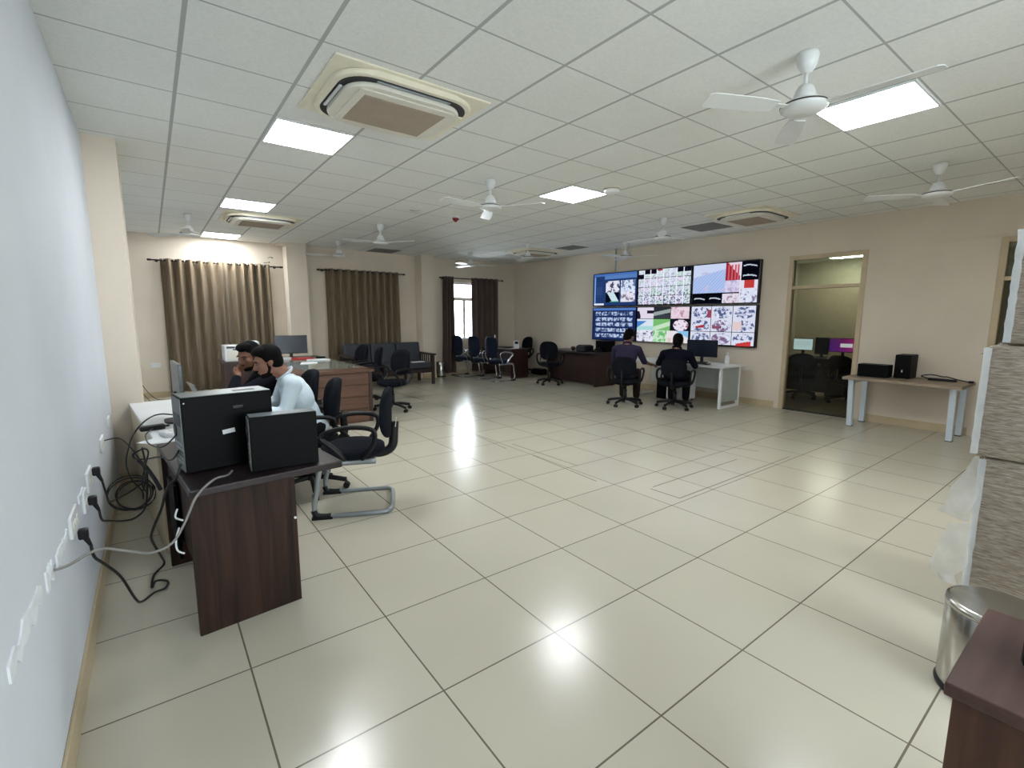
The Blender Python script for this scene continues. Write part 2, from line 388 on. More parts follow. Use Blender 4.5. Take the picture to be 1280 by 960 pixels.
# ---------------------------------------------------------------- ceiling lights
GX = lambda i: 0.2511 + .6 * i
GY = lambda j: 3.4216 + .6 * j
def light_tile():
    t = thing('ceiling_light', '', 'ceiling light')
    w = .29
    m = MB()
    for a, b in (((-w, -w, -.012), (-w + .012, w, .0)), ((w - .012, -w, -.012), (w, w, .0)), ((-w + .012, -w, -.012), (w - .012, -w + .012, .0)), ((-w + .012, w - .012, -.012), (w - .012, w, .0))): m.span(a, b)
    m.build('frame', 'white_plastic', t)
    MB().span((-w + .013, -w + .013, -.009), (w - .013, w - .013, -.002)).build('diffuser', 'lamp_panel', t)
    return t
L0 = light_tile()
cells = [(1, 1, 'lit square ceiling panel directly beside the nearest air conditioner'), (1, 6, 'lit ceiling panel in front of the left distant air conditioner'),
         (1, 11, 'smallest and farthest lit ceiling panel, nearest to the brown curtains'), (6, 1, 'lit diamond-looking ceiling panel beside the round white detector mid room'),
         (6, -4, 'lit ceiling panel at upper right beside the nearest white fan'), (6, -9, 'lit ceiling panel far right behind the viewer')]
for k, (i, j, lb) in enumerate(cells):
    p = (GX(i) + .3, GY(j) + .3, HC - .001)
    if k == 0: L0.location = p; o = L0
    else: o = dup(L0, p, 0)
    tag(o, lb, 'ceiling light', 'square ceiling lights')

# grey ceiling tiles
for (a, b, c, d, lb) in ((7.02, 7.62, 4.22, 4.78, 'dark grey ceiling tile beside the air conditioner near the video wall'), (7.0, 7.45, 7.25, 7.8, 'grey ceiling tile to the right of the farthest air conditioner'), (3.98, 4.58, 10.15, 10.75, 'dark grey vent tile in the ceiling above the second curtain')):
    t = MB().span((a, c, HC - .006), (b, d, HC - .0005)).build('ceiling_panel', 'grey_panel'); tag(t, lb, 'ceiling tile', 'grey ceiling tiles')

# ---------------------------------------------------------------- cassette air conditioners
def cassette():
    t = thing('cassette_air_conditioner', '', 'air conditioner')
    MB().span((-.52, -.43, -.012), (.52, .43, -.0005), bev=.003).build('ceiling_plate', 'ac_cream', t)
    m = MB(); P = rect_ring(0, .93, .80, .2); m.prism(P, -.045, -.012, bev=.012); m.build('housing', 'ac_cream', t)
    MB().prism(rect_ring(0, .865, .735, .185, 8), -.048, -.043).build('air_slot', 'ac_slot', t)
    for sx, sy, w, h, m_ in ((0, .347, .52, .04, 'ac_cream'), (0, -.349, .5, .014, 'grey_metal'), (.412, 0, .04, .4, 'ac_cream'), (-.412, 0, .018, .34, 'white_plastic')):
        MB().box((sx, sy, -.052), (w, h, .012), bev=.003).build('louvre', m_, t)
    MB().prism(rect_ring(0, .79, .66, .17, 8), -.080, -.047, bev=.012).build('inner_panel', 'off_white', t)
    MB().prism(rect_ring(0, .66, .57, .03, 3), -.088, -.079, bev=.003).build('grille_frame', 'off_white', t)
    g = MB(); g.span((-.28, -.22, -.092), (.28, .22, -.087))
    for k in range(20): g.span((-.27, -.21 + k * .0215, -.094), (.27, -.203 + k * .0215, -.092))
    g.build('intake_grille', 'ac_grille', t)
    return t
A0 = cassette()
for k, (x, y, lb) in enumerate(((1.46, 3.31, 'large cream cassette air conditioner closest to the viewer, upper left'), (1.46, 8.25, 'cream cassette air conditioner beyond the second lit panel on the left'), (7.0, 3.6, 'cream cassette air conditioner above and left of the glazed door'), (7.0, 8.45, 'farthest cream cassette air conditioner near the far right corner'))):
    if k == 0: o = A0; o.location = (x, y, HC)
    else: o = dup(A0, (x, y, HC), 0)
    tag(o, lb, 'air conditioner', 'cassette air conditioners')

# ---------------------------------------------------------------- ceiling fans
def fan():
    t = thing('ceiling_fan', '', 'ceiling fan')
    MB().lathe([(.0, 0), (.052, 0), (.056, -.02), (.05, -.06), (.03, -.095), (.012, -.105), (0, -.105)]).build('canopy', 'fan_white', t)
    MB().cyl((0, 0, -.09), (0, 0, -.2), .01, seg=12).build('down_rod', 'fan_white', t)
    m = MB().lathe([(0, -.165), (.03, -.167), (.045, -.185), (.058, -.225), (.062, -.245), (0, -.245)]); mo = m.build('upper_canopy', 'fan_white', t)
    m = MB().lathe([(0, -.246), (.06, -.247), (.105, -.258), (.118, -.272), (.118, -.288), (.1, -.302), (.05, -.312), (0, -.314)]); mo = m.build('motor', 'fan_white', t)
    MB().lathe([(.06, -.2465), (.1175, -.268), (.121, -.272), (.121, -.276), (.1175, -.276)]).build('trim_ring', 'rod_dark', mo)
    for k in range(3):
        b = MB(); b.span((.10, -.02, -.285), (.2, .02, -.28))
        pts = [(.18, -.045), (.3, -.06), (.58, -.062), (.60, -.04), (.60, .045), (.58, .06), (.3, .055), (.18, .04)]
        b.prism(pts, -.003, .003, Matrix.Rotation(k * 0, 4, 'Z') @ Matrix.Translation((0, 0, -.285)) @ Matrix.Rotation(R(10), 4, 'X'))
        bmesh.ops.rotate(b.b, verts=b.b.verts, cent=(0, 0, 0), matrix=Matrix.Rotation(R(120 * k), 3, 'Z'))
        b.build('blade', 'fan_white', t)
    return t
F0 = fan()
fans = [(3.03, 1.31, 33, 'white ceiling fan closest to the viewer, left of the upper right light'), (6.1, 1.37, 8, 'white ceiling fan at right above the box stack'),
        (6.17, 4.5, -25, 'white ceiling fan in front of the right air conditioner and grey tile'), (7.5, 6.3, -62, 'white ceiling fan just above the video wall'),
        (3.03, 4.42, 182, 'white ceiling fan mid room beside the red alarm, one blade catching light'), (3.05, 7.55, -58, 'white ceiling fan in front of the second brown curtain'),
        (3.03, 9.6, -78, 'white ceiling fan close to the second curtain rod'), (5.95, 9.5, 210, 'white ceiling fan in front of the open bright window'),
        (6.1, 7.6, 70, 'white ceiling fan in front of the farthest air conditioner'), (.56, 8.5, 20, 'white ceiling fan left of the farthest light panel')]
for k, (x, y, a, lb) in enumerate(fans):
    if k == 0: o = F0; o.location = (x, y, HC); o.rotation_euler = (0, 0, R(a))
    else: o = dup(F0, (x, y, HC), R(a))
    tag(o, lb, 'ceiling fan', 'white ceiling fans')
# hangers and detectors
t = thing('smoke_detector', 'large round white detector beside the middle lit panel', 'detector', (4.31, 3.85, HC))
MB().lathe([(0, 0), (.09, 0), (.092, -.012), (0, -.012)]).build('mounting_ring', 'off_white', t)
MB().lathe([(0, -.012), (.085, -.012), (.09, -.03), (.07, -.055), (0, -.06)]).build('sensor_dome', 'white_plastic', t)
MB().lathe([(.091, -.012), (.093, -.014), (.091, -.022)]).build('gap_ring', 'ac_grille', t)
t = thing('speaker_disc', 'flat white disc on the ceiling left of the red alarm', 'ceiling speaker', (3.0, 6.19, HC))
MB().lathe([(0, 0), (.09, 0), (.1, -.008), (.09, -.016), (0, -.018)]).build('rim', 'white_plastic', t); MB().lathe([(0, -.017), (.075, -.018), (0, -.02)]).build('cover', 'off_white', t)
t = thing('fire_alarm', 'small red cone alarm on the ceiling mid room', 'alarm', (3.7, 6.3, HC))
MB().lathe([(0, 0), (.06, 0), (.06, -.02), (0, -.022)]).build('mounting_base', 'white_plastic', t)
MB().lathe([(0, -.02), (.05, -.022), (.045, -.045), (.012, -.075), (0, -.078)]).build('red_cone', 'red_lens', t)
t = thing('ceiling_rod', 'thin grey rod between ceiling and left end of the video wall', 'rod', (8.14, 7.1, 2.48))
MB().cyl((0, 0, 0), (0, 0, HC - 2.48), .016).build('rod', 'grey_laminate', t)
MB().cyl((0, 0, HC - 2.49), (0, 0, HC - 2.48), .035).build('flange', 'grey_laminate', t)

# ---------------------------------------------------------------- curtains and rods
def rod(x0, x1, z, label):
    t = thing('curtain_rod', label, 'curtain rod', ((x0 + x1) / 2, YF - .12, z), 0, 'dark curtain rods')
    h = (x1 - x0) / 2
    MB().cyl((-h, 0, 0), (h, 0, 0), .013).build('pole', 'rod_dark', t)
    for s in (-1, 1):
        MB().lathe([(0, -.05), (.012, -.045), (.022, -.03), (.014, -.01), (.024, .0), (.014, .012), (0, .014)]).build('finial', 'rod_dark', t).matrix_local = Matrix.Translation((s * h, 0, 0)) @ Matrix.Rotation(-s * PI / 2, 4, 'Y')
        MB().cyl((s * (h - .09), 0, 0), (s * (h - .09), .118, 0), .008).cyl((s * (h - .09), .11, 0), (s * (h - .09), .12, 0), .028).build('bracket', 'rod_dark', t)
rod(.09, 2.2, 2.475, 'dark rod holding the leftmost brown curtain pair'); rod(2.95, 4.86, 2.475, 'dark rod holding the middle curtain pair behind the sofa'); rod(5.86, 7.72, 2.46, 'dark rod over the open bright window')
def curtain(x0, x1, z0, z1, waves, label, mt, flare=0.0, group='brown eyelet curtains', seed=0):
    rnd = random.Random(seed); w = x1 - x0; nu, nv = waves * 10, 14
    t = thing('curtain', label, 'curtain', ((x0 + x1) / 2, YF - .12, z0), 0, group); H = z1 - z0
    ph = [rnd.uniform(-.35, .35) for _ in range(waves + 2)]; b = bmesh.new(); g = []
    for j in range(nv + 1):
        v = j / nv; row = []
        for i in range(nu + 1):
            u = i / nu; k = u * waves; kk = int(k)
            amp = .07 * (1 + .35 * (1 - v) * math.sin(3 * k + ph[kk]))
            xx = (u - .5) * (w + flare * (1 - v)) + .012 * (1 - v) * math.sin(2 * PI * k * .5 + ph[0] * 5)
            yy = amp * math.sin(2 * PI * (k + ph[kk] * .12 * (1 - v))) + .004 * math.sin(9 * v + k)
            row.append(b.verts.new((xx, yy, v * H + .035)))
        g.append(row)
    for j in range(nv):
        for i in range(nu):
            f = b.faces.new((g[j][i], g[j][i + 1], g[j + 1][i + 1], g[j + 1][i])); f.smooth = True
    me = bpy.data.meshes.new('cloth'); b.to_mesh(me); b.free(); o = bpy.data.objects.new('cloth', me); COL.objects.link(o); o.parent = t
    me.materials.append(M(mt)); sm = o.modifiers.new('thick', 'SOLIDIFY'); sm.thickness = .004
    for k in range(waves * 2):
        x = (-.5 + (k + .5) / (waves * 2) + .0) * w
        r = MB(); pts = [(x, .027 * math.cos(a), H + .0 + .027 * math.sin(a)) for a in [2 * PI * q / 14 for q in range(14)]]
        r.tube(pts, .006, 6, False, True); r.build('eyelet', 'chrome', t)
curtain(.23, 1.2, .06, 2.475, 6, 'left panel of the leftmost brown curtain pair', 'curtain', .0, seed=1)
curtain(1.13, 2.0, .06, 2.475, 6, 'right panel of the leftmost brown curtain pair, behind the printer', 'curtain', .02, seed=2)
curtain(3.08, 3.97, .05, 2.475, 5, 'left panel of the middle brown curtain pair', 'curtain', seed=3)
curtain(3.93, 4.74, .05, 2.475, 5, 'right panel of the middle curtain pair, above the sofa', 'curtain', seed=4)
curtain(5.93, 6.2, .03, 2.46, 3, 'narrow mauve-brown curtain drawn to the left of the bright window', 'curtain_mauve', .1, seed=5)
curtain(6.76, 7.58, .03, 2.46, 5, 'mauve-brown curtain to the right of the bright window', 'curtain_mauve', seed=6)

# wall sockets and plaster patches of the left wall
def plate(y, z, h, w, label, plugs=()):
    t = thing('wall_socket', label, 'socket', (XL, y, z), 0, 'sockets on the left wall')
    MB().span((0, -w / 2, -h / 2), (.012, w / 2, h / 2), bev=.003).build('face_plate', 'white_plastic', t)
    for k in range(3): MB().box((.013, -w / 4 + k * w / 4, 0), (.004, w / 8, h / 4), bev=.001).build('rocker_switch', 'off_white', t)
plate(2.62, .64, .09, .2, 'white wall socket with black plug nearest the viewer'); plate(3.28, .64, .1, .2, 'white wall socket with upper black plug beside desk end'); plate(4.15, .64, .09, .2, 'small white wall socket farther along the left wall'); plate(3.03, .60, .1, .12, 'white wall socket with lower black plug'); plate(4.85, .66, .09, .16, 'white socket closest to the wall column')
def plug(y, z, label):
    t = thing('power_plug', label, 'plug', (XL + .014, y, z), 0, 'black power plugs')
    MB().box((.02, 0, 0), (.034, .036, .045), bev=.008).build('plug_body', 'black_plastic', t)
    MB().cyl((.026, 0, -.02), (.04, 0, -.06), .011, .006, 10).build('strain_relief', 'black_plastic', t)
plug(2.6, .585, 'black power plug nearest the viewer on the left wall'); plug(3.32, .665, 'black power plug, upper of the two by the desk end'); plug(3.03, .595, 'black power plug, lower of the two by the desk end')
rnd = random.Random(3)
mb = MB()
def patch(y0, y1, z, h):
    n = 12; top = []; bot = []
    for k in range(n + 1):
        y = y0 + (y1 - y0) * k / n; top.append((y, z + h * (.5 + .35 * rnd.uniform(-1, 1)))); bot.append((y, z - h * (.5 + .35 * rnd.uniform(-1, 1))))
    poly = bot + top[::-1]
    mb.prism([(a, b) for a, b in poly], 0, .006, Matrix(((0, 0, 1, XL - .001), (1, 0, 0, 0), (0, 1, 0, 0), (0, 0, 0, 1))))
patch(1.5, 1.92, .67, .05); patch(2.0, 2.12, .655, .05); patch(2.2, 2.48, .64, .035); patch(2.86, 3.05, .65, .03)
struct('trim_20', mb, 'plaster')
t = thing('wall_socket', 'small white socket on the far wall left of the curtain', 'socket', (.02, YF, .6), 0); MB().span((-.07, -.012, -.04), (.07, 0, .04), bev=.003).build('face_plate', 'white_plastic', t); MB().box((.03, -.014, 0), (.02, .004, .03)).build('rocker_switch', 'off_white', t)
# ---------------------------------------------------------------- video wall
def picture(kind, W, H, seed):
    rnd = random.Random(seed); img = [[(0, 0, 0)] * W for _ in range(H)]
    def fill(x0, y0, x1, y1, fn):
        for y in range(max(0, int(y0 * H)), min(H, int(round(y1 * H)))):
            for x in range(max(0, int(x0 * W)), min(W, int(round(x1 * W)))):
                u = (x / W - x0) / (x1 - x0); v = (y / H - y0) / (y1 - y0); img[y][x] = fn(u, v)
    def blob(base, dark, sc, th, s, dev=18):
        def f(u, v):
            n = noise.noise(Vector((u * sc + s * 3.1, v * sc * .7 + s * 1.7, s))) + .6 * noise.noise(Vector((u * sc * 2.7 + s, v * sc * 2.2, s * 1.3)))
            d = noise.noise(Vector((u * sc * 2 + s, v * sc * 2, s * 2.3))) * dev; k = max(0, min(1, (n - th + .06) / .22)) * .85
            return tuple(max(0, min(255, q * (1 - k) + w * k + d)) for q, w in zip(base, dark))
        return f
    flat = lambda c: (lambda u, v: c)
    if kind == 'ui':
        fill(0, 0, 1, 1, lambda u, v: (34, 58, 108)); fill(0, 0, 1, .07, flat((70, 110, 180))); fill(.27, .07, 1, .17, lambda u, v: (84, 124, 184)); fill(.02, .1, .05, .92, flat((120, 160, 220)))
        fill(.08, .2, .22, .7, lambda u, v: (50, 76, 130) if int(v * 22) % 2 else (28, 50, 100))
        fill(.30, .24, .62, .6, blob((225, 225, 240), (40, 40, 70), 4, .12, 2.2)); fill(.65, .24, .97, .6, blob((215, 225, 245), (70, 90, 130), 5, .15, 3.2))
        fill(.30, .6, .62, .9, lambda u, v: (200, 225, 235) if abs(u - v * .4 - .35) < .25 and v < .85 else ((60, 140, 120) if v > .85 and u > .3 else (10, 14, 24))); fill(.65, .6, .97, .9, blob((225, 222, 238), (110, 100, 120), 4, .2, 5.5))
        fill(.02, .93, .26, .985, flat((225, 230, 245)))
    if kind == 'thumb':
        for j in range(8):
            for i in range(8):
                s = rnd.uniform(0, 50); base_ = rnd.choice([(215, 220, 240), (205, 215, 228), (222, 214, 235), (196, 218, 214), (214, 226, 232)])
                if (j == 0 and i in (1, 2, 6, 7)) or (j == 1 and i in (0,)): fill(i / 8, j / 8, i / 8 + .115, j / 8 + .11, blob((12, 12, 26), (50, 50, 80), 3, .35, s, 6))
                else: fill(i / 8, j / 8, i / 8 + .118, j / 8 + .115, blob(base_, (70, 74, 110) if j > 4 else (150, 160, 178), 4, .16 if j > 4 else .2, s, 40))
                if j == 0 and i == 3: fill(i / 8, 0, i / 8 + .1, .05, flat((150, 50, 70)))
        for j in range(8):
            for i in range(1, 8): fill(i / 8 - .012, j / 8, i / 8, j / 8 + .12, flat((235, 238, 250)))
    if kind == 'big':
        def road(u, v):
            c = (158, 180, 226) if int((u * 1.6 + v * .9) * 18) % 2 else (176, 196, 238)
            if v < .35 * (1 - u) + .08: c = (200, 212, 240)
            if noise.noise(Vector((u * 5, v * 5, 1))) > .5: c = (190, 190, 222)
            return c
        fill(0, 0, .74, .74, road)
        fill(.52, 0, .74, .45, lambda u, v: (200, 90, 100) if int(u * 9) % 2 and v > .1 else (150, 40, 55) if v > u * .9 - .1 else (225, 205, 220)); fill(.52, .45, .74, .74, blob((214, 205, 232), (176, 170, 205), 4, .1, 8))
        blk = lambda u, v: (190, 200, 215) if abs(v - .5 + .12 * math.sin(u * 4)) < .07 and .12 < u < .88 else (8, 8, 18)
        fill(.745, .0, .99, .22, blk); fill(.745, .24, .99, .46, blk); fill(0, .77, .235, 1, blk); fill(.25, .77, .48, 1, blk)
        fill(.745, .47, .99, .68, lambda u, v: (190, 60, 60) if .2 < u < .8 and v < .8 else (222, 218, 235)); fill(.745, .68, .99, 1, blob((215, 222, 240), (120, 100, 140), 4, .25, 4)); fill(.49, .77, .74, 1, blob((222, 216, 232), (160, 130, 140), 6, .2, 6)); fill(.74, .0, .747, 1, flat((225, 225, 235)))
    if kind == 'icons':
        fill(0, 0, 1, 1, flat((26, 42, 88))); fill(0, 0, 1, .07, flat((80, 120, 190)))
        for j in range(5):
            for i in range(6):
                s = rnd.uniform(0, 50); fill(.07 + i * .148, .12 + j * .175, .07 + i * .148 + .125, .12 + j * .175 + .11, blob((176, 196, 226), (34, 52, 100), 2.2, .08, s, 30))
    if kind == 'nine':
        fill(0, 0, .33, .33, lambda u, v: (30, 26, 46) if (u < .2 and v > .3 and u < .25 - .2 * (1 - v)) or (u > .6 and .25 < v < .5) else (222, 214, 230)); fill(.34, 0, .66, .33, lambda u, v: (150, 162, 160) if abs(v - .42 + .3 * (u - .5)) < .16 else (40, 44, 52) if v < .6 else (56, 62, 70))
        fill(.67, 0, 1, .33, blob((226, 206, 220), (180, 130, 150), 4, .3, 2)); fill(0, .34, .33, .66, lambda u, v: (70, 130, 200) if u + v < .75 and v > .15 else (170, 215, 215) if v > .6 else (214, 226, 240))
        fill(.34, .34, .66, .66, lambda u, v: (196, 224, 196) if abs(v - .6 + .5 * (u - .5)) < .2 else (120, 186, 110)); fill(.67, .34, 1, .66, lambda u, v: ((230, 222, 236) if noise.noise(Vector((u * 6, v * 6, 3))) < .25 else (150, 90, 110)) if (u - .55) ** 2 / .17 + (v - .5) ** 2 / .24 < 1 else (20, 20, 34))
        fill(0, .67, .33, 1, blob((224, 224, 238), (70, 80, 110), 6, .22, 9)); fill(.34, .67, .62, 1, blob((196, 226, 200), (96, 176, 96), 4, .05, 7)); fill(.6, .67, 1, 1, lambda u, v: (140, 190, 230) if u + (1 - v) > 1.45 else (226, 222, 226) if noise.noise(Vector((u * 4, v * 4, 5))) < .3 else (220, 200, 190))
    if kind == 'crowd':
        k = 0
        for j in range(3):
            for i in range(3):
                k += 1; dk = (58, 74, 118) if k not in (5, 8) else (110, 84, 120)
                bl = blob((212, 216, 236), dk, 6.5, .02 if k not in (1, 6) else .12, k * 2.3, 30)
                fill(i / 3, j / 3, i / 3 + .325, j / 3 + .32, lambda u, v, bl=bl: bl(u, v) if ((u - .5) / .45) ** 2 + ((v - .5) / .46) ** 2 < 1 else (214, 218, 236))
        fill(.27, .1, .33, .3, flat((150, 70, 90))); fill(.08, .45, .22, .56, lambda u, v: (170, 50, 70) if v > .6 - .5 * u else (216, 220, 238)); fill(.74, .86, .95, 1, lambda u, v: (196, 60, 60) if v > .5 - .5 * u else (216, 220, 238))
        fill(.68, .4, .8, .6, flat((222, 200, 200))); fill(.35, .5, .5, .58, blob((150, 90, 110), (80, 60, 90), 6, .1, 3))
    if kind == 'login':
        fill(0, 0, 1, 1, lambda u, v: (70 + 90 * u, 30 + 20 * u, 110 + 20 * v)); fill(.4, .38, .86, .66, flat((215, 225, 240)))
    if kind == 'page':
        fill(0, 0, 1, 1, flat((190, 225, 235))); fill(.1, .3, .9, .34, flat((140, 180, 200))); fill(.1, .5, .9, .54, flat((140, 180, 200)))
    return img
def screen_mesh(name, img, w, h, parent, gain=1.0):
    """flat picture in local x (left to right) and z (bottom to top), facing -y"""
    H, W = len(img), len(img[0]); vs = []; fs = []; cols = []
    for y in range(H + 1):
        for x in range(W + 1): vs.append((-w / 2 + w * x / W, 0, h - h * y / H))
    for y in range(H):
        for x in range(W):
            a = y * (W + 1) + x; fs.append((a, a + W + 1, a + W + 2, a + 1)); cols.append([min(4, q * gain) for q in lin(img[y][x])])
    me = bpy.data.meshes.new(name); me.from_pydata(vs, [], fs); ca = me.color_attributes.new('Col', 'FLOAT_COLOR', 'CORNER')
    i = 0
    for c in cols:
        for _ in range(4): ca.data[i].color = (*c, 1); i += 1
    me.materials.append(M('screen_picture')); o = bpy.data.objects.new(name, me); COL.objects.link(o); o.parent = parent
    return o
tvs = [(0, 1, 'ui', 'top left wall screen with blue menu and four camera views'), (1, 1, 'thumb', 'top middle wall screen with dozens of small camera views'), (2, 1, 'big', 'top right wall screen with one large roadway view'),
       (0, 0, 'icons', 'bottom left navy wall screen with five rows of thumbnails'), (1, 0, 'nine', 'bottom middle wall screen with nine views, one green, one round'), (2, 0, 'crowd', 'bottom right wall screen with nine crowded room views')]
TW, TH = 1.245, .725
for i, j, kind, lb in tvs:
    y = 7.76 - TW / 2 - i * 1.258; z = .985 + j * .748
    t = thing('wall_screen', lb, 'screen', (8.165, y, z), -PI / 2, 'screens of the video wall')
    MB().span((-TW / 2, .0, 0), (TW / 2, .075, TH), bev=.006).build('cabinet', 'black_plastic', t)
    m = MB(); e = .016
    m.span((-TW / 2, -.006, 0), (TW / 2, .0, e)).span((-TW / 2, -.006, TH - e), (TW / 2, 0, TH)).span((-TW / 2, -.006, e), (-TW / 2 + e, 0, TH - e)).span((TW / 2 - e, -.006, e), (TW / 2, 0, TH - e)).build('bezel', 'black_gloss', t)
    s = screen_mesh('display', picture(kind, 120, 68, i * 7 + j + 3), TW - 2 * e, TH - 2 * e, t, .41); s.location = (0, -.002, e)
# ---------------------------------------------------------------- desks
def rot2(x, y, a): return (x * math.cos(a) - y * math.sin(a), x * math.sin(a) + y * math.cos(a))
# near desk with the two computers: local x = across (to the right), local y = away from the viewer
AN = R(5.6)
DK = thing('office_desk', 'dark walnut desk nearest the viewer, carrying two black computers', 'desk', (.085, 2.43, 0), AN)
MB().box((.33, .52, .722), (.68, 1.06, .036), bev=.006).build('desk_top', 'walnut_top', DK)
MB().box((.225, .10, .352), (.46, .028, .702), bev=.002).build('side_panel', 'walnut', DK)
MB().box((.225, .96, .352), (.46, .028, .702), bev=.002).build('side_panel', 'walnut', DK)
MB().box((.03, .53, .50), (.022, .83, .40), bev=.002).build('modesty_panel', 'walnut', DK)
MB().box((.0, .62, .42), (.02, .22, .40), bev=.004).build('opening_shade', 'black_case', DK)  # thin black slab standing in for the shade in the desk's side opening
MB().cyl((.445, .084, .46), (.445, .078, .46), .006).build('screw_cap', 'white_plastic', DK)
# white-topped desk behind
ux, uy = rot2(0, 1, AN)
WD = thing('work_desk', 'long cream desk with a white top where two men sit', 'desk', (-.03, 3.52, 0), AN)
MB().box((.33, .92, .714), (.66, 1.82, .03), bev=.004).build('desk_top', 'white_laminate', WD)
MB().box((.02, .92, .352), (.03, 1.72, .694), bev=.003).build('back_panel', 'cream_laminate', WD)
MB().box((.33, .04, .352), (.58, .028, .694), bev=.003).build('side_panel', 'cream_laminate', WD)
MB().box((.33, 1.79, .352), (.58, .028, .694), bev=.003).build('side_panel', 'cream_laminate', WD)

# L-shaped executive desk
LD = thing('executive_desk', 'brown L-shaped desk with grooved end and glass top beyond the seated men', 'desk', (0, 0, 0))
MB().span((1.38, 6.58, .715), (2.5, 9.0, .755), bev=.004).build('desk_top', 'drawer_wood', LD)
e = MB(); e.span((1.42, 6.62, .0), (2.46, 6.66, .714))
for k in range(4): e.span((1.46, 6.605, .03 + k * .172), (2.42, 6.62, .03 + k * .172 + .16), bev=.004)
e.build('grooved_front', 'drawer_wood', LD)
MB().span((2.42, 6.6, 0), (2.47, 8.96, .714), bev=.003).build('long_panel', 'mahogany', LD)
MB().span((1.4, 6.6, 0), (1.44, 7.2, .714), bev=.003).build('side_panel', 'drawer_wood', LD)
MB().span((.88, 8.85, .715), (2.5, 9.55, .757), bev=.004).build('return_top', 'mahogany', LD)
MB().span((.9, 8.88, 0), (.94, 9.5, .714)).build('side_panel', 'mahogany', LD); MB().span((.94, 8.9, .05), (2.42, 8.92, .714)).build('return_panel', 'mahogany', LD)
MB().span((1.62, 6.9, .7555), (2.44, 8.8, .763), bev=.002).build('glass_sheet', 'glass_top', LD)
# far desk by the window
FD = thing('office_desk', 'small dark red-brown desk by the far bright window, three chairs before it', 'desk', (0, 0, 0))
MB().span((6.9, 9.2, .685), (7.48, 10.45, .72), bev=.004).build('desk_top', 'mahogany', FD)
MB().span((6.93, 9.23, 0), (7.45, 9.26, .684), bev=.003).build('side_panel', 'mahogany', FD); MB().span((6.93, 10.39, 0), (7.45, 10.42, .684), bev=.003).build('side_panel', 'mahogany', FD)
MB().span((7.0, 9.26, .12), (7.02, 10.39, .684)).build('front_panel', 'mahogany', FD)
# desk below the left end of the video wall
BD = thing('office_desk', 'dark brown desk under the left end of the video wall', 'desk', (0, 0, 0))
MB().span((7.48, 7.0, .70), (8.16, 8.6, .74), bev=.004).build('desk_top', 'walnut_top', BD)
MB().span((7.52, 7.03, 0), (8.14, 7.06, .70), bev=.003).build('side_panel', 'mahogany', BD); MB().span((7.52, 8.54, 0), (8.14, 8.57, .70), bev=.003).build('side_panel', 'mahogany', BD)
MB().span((7.62, 7.06, .06), (7.64, 8.54, .70)).build('front_panel', 'mahogany', BD)
# white desk in front of the video wall
WT = thing('white_desk', 'white desk with grey end panel below the video wall', 'desk', (0, 0, 0))
MB().span((7.3, 4.05, .675), (8.05, 5.95, .70), bev=.003).build('desk_top', 'white_laminate', WT)
m = MB(); m.span((7.36, 4.11, 0), (7.40, 4.15, .674)).span((7.40, 4.11, 0), (7.96, 4.15, .035)).span((7.92, 4.11, .035), (7.96, 4.15, .674)); m.build('leg_frame', 'white_laminate', WT)
MB().span((7.4, 4.12, .10), (7.92, 4.14, .674)).build('end_panel', 'grey_laminate', WT)
m = MB(); m.span((7.36, 5.85, 0), (7.40, 5.89, .674)).span((7.40, 5.85, 0), (7.96, 5.89, .035)); m.build('leg_frame', 'white_laminate', WT)
MB().span((7.88, 4.15, .25), (7.9, 5.85, .674)).build('modesty_panel', 'white_laminate', WT)
t = thing('drawer_pedestal', 'white drawer pedestal under the white desk', 'pedestal', (7.44, 4.87, 0))
MB().span((0, 0, .03), (.42, .32, .5), bev=.004).build('body', 'white_laminate', t)
for k in range(3):
    d = MB().span((-.014, .01, .05 + k * .15), (-.001, .31, .19 + k * .15), bev=.002).build('drawer', 'white_laminate', t); MB().span((-.022, .1, .16 + k * .15), (-.0145, .22, .17 + k * .15)).build('handle', 'grey_metal', d)
for dx, dy in ((.04, .04), (.38, .04), (.04, .28), (.38, .28)): MB().cyl((dx, dy, 0), (dx, dy, .03), .018).build('foot', 'black_plastic', t)
# side table at right
ST = thing('side_table', 'beige-topped table with pale blue-white legs right of the glazed door', 'table', (0, 0, 0))
MB().span((7.5, 1.24, .665), (8.22, 2.46, .70), bev=.003).build('table_top', 'beige_wood', ST)
for y in (1.33, 2.38):
    for x, nm in ((7.70, 'a'), (8.17, 'b')):
        q = MB(); s = -.08 if x < 8 else 0
        q.prism([(x - .035, 0), (x + .035, 0), (x + .035 + s, .66), (x - .035 + s, .66)], y - .03, y + .03, Matrix(((1, 0, 0, 0), (0, 0, 1, 0), (0, 1, 0, 0), (0, 0, 0, 1)))); q.build('leg', 'pale_metal', ST)
        MB().span((x - .036, y - .031, 0), (x + .036, y + .031, .012)).build('leg_cap', 'black_plastic', ST)
MB().span((7.66, 1.31, .61), (8.19, 1.35, .664)).build('cross_rail', 'pale_metal', ST); MB().span((7.66, 2.36, .61), (8.19, 2.40, .664)).build('cross_rail', 'pale_metal', ST)
MB().span((8.16, 1.31, .60), (8.18, 2.40, .64)).build('rear_rail', 'pale_metal', ST)
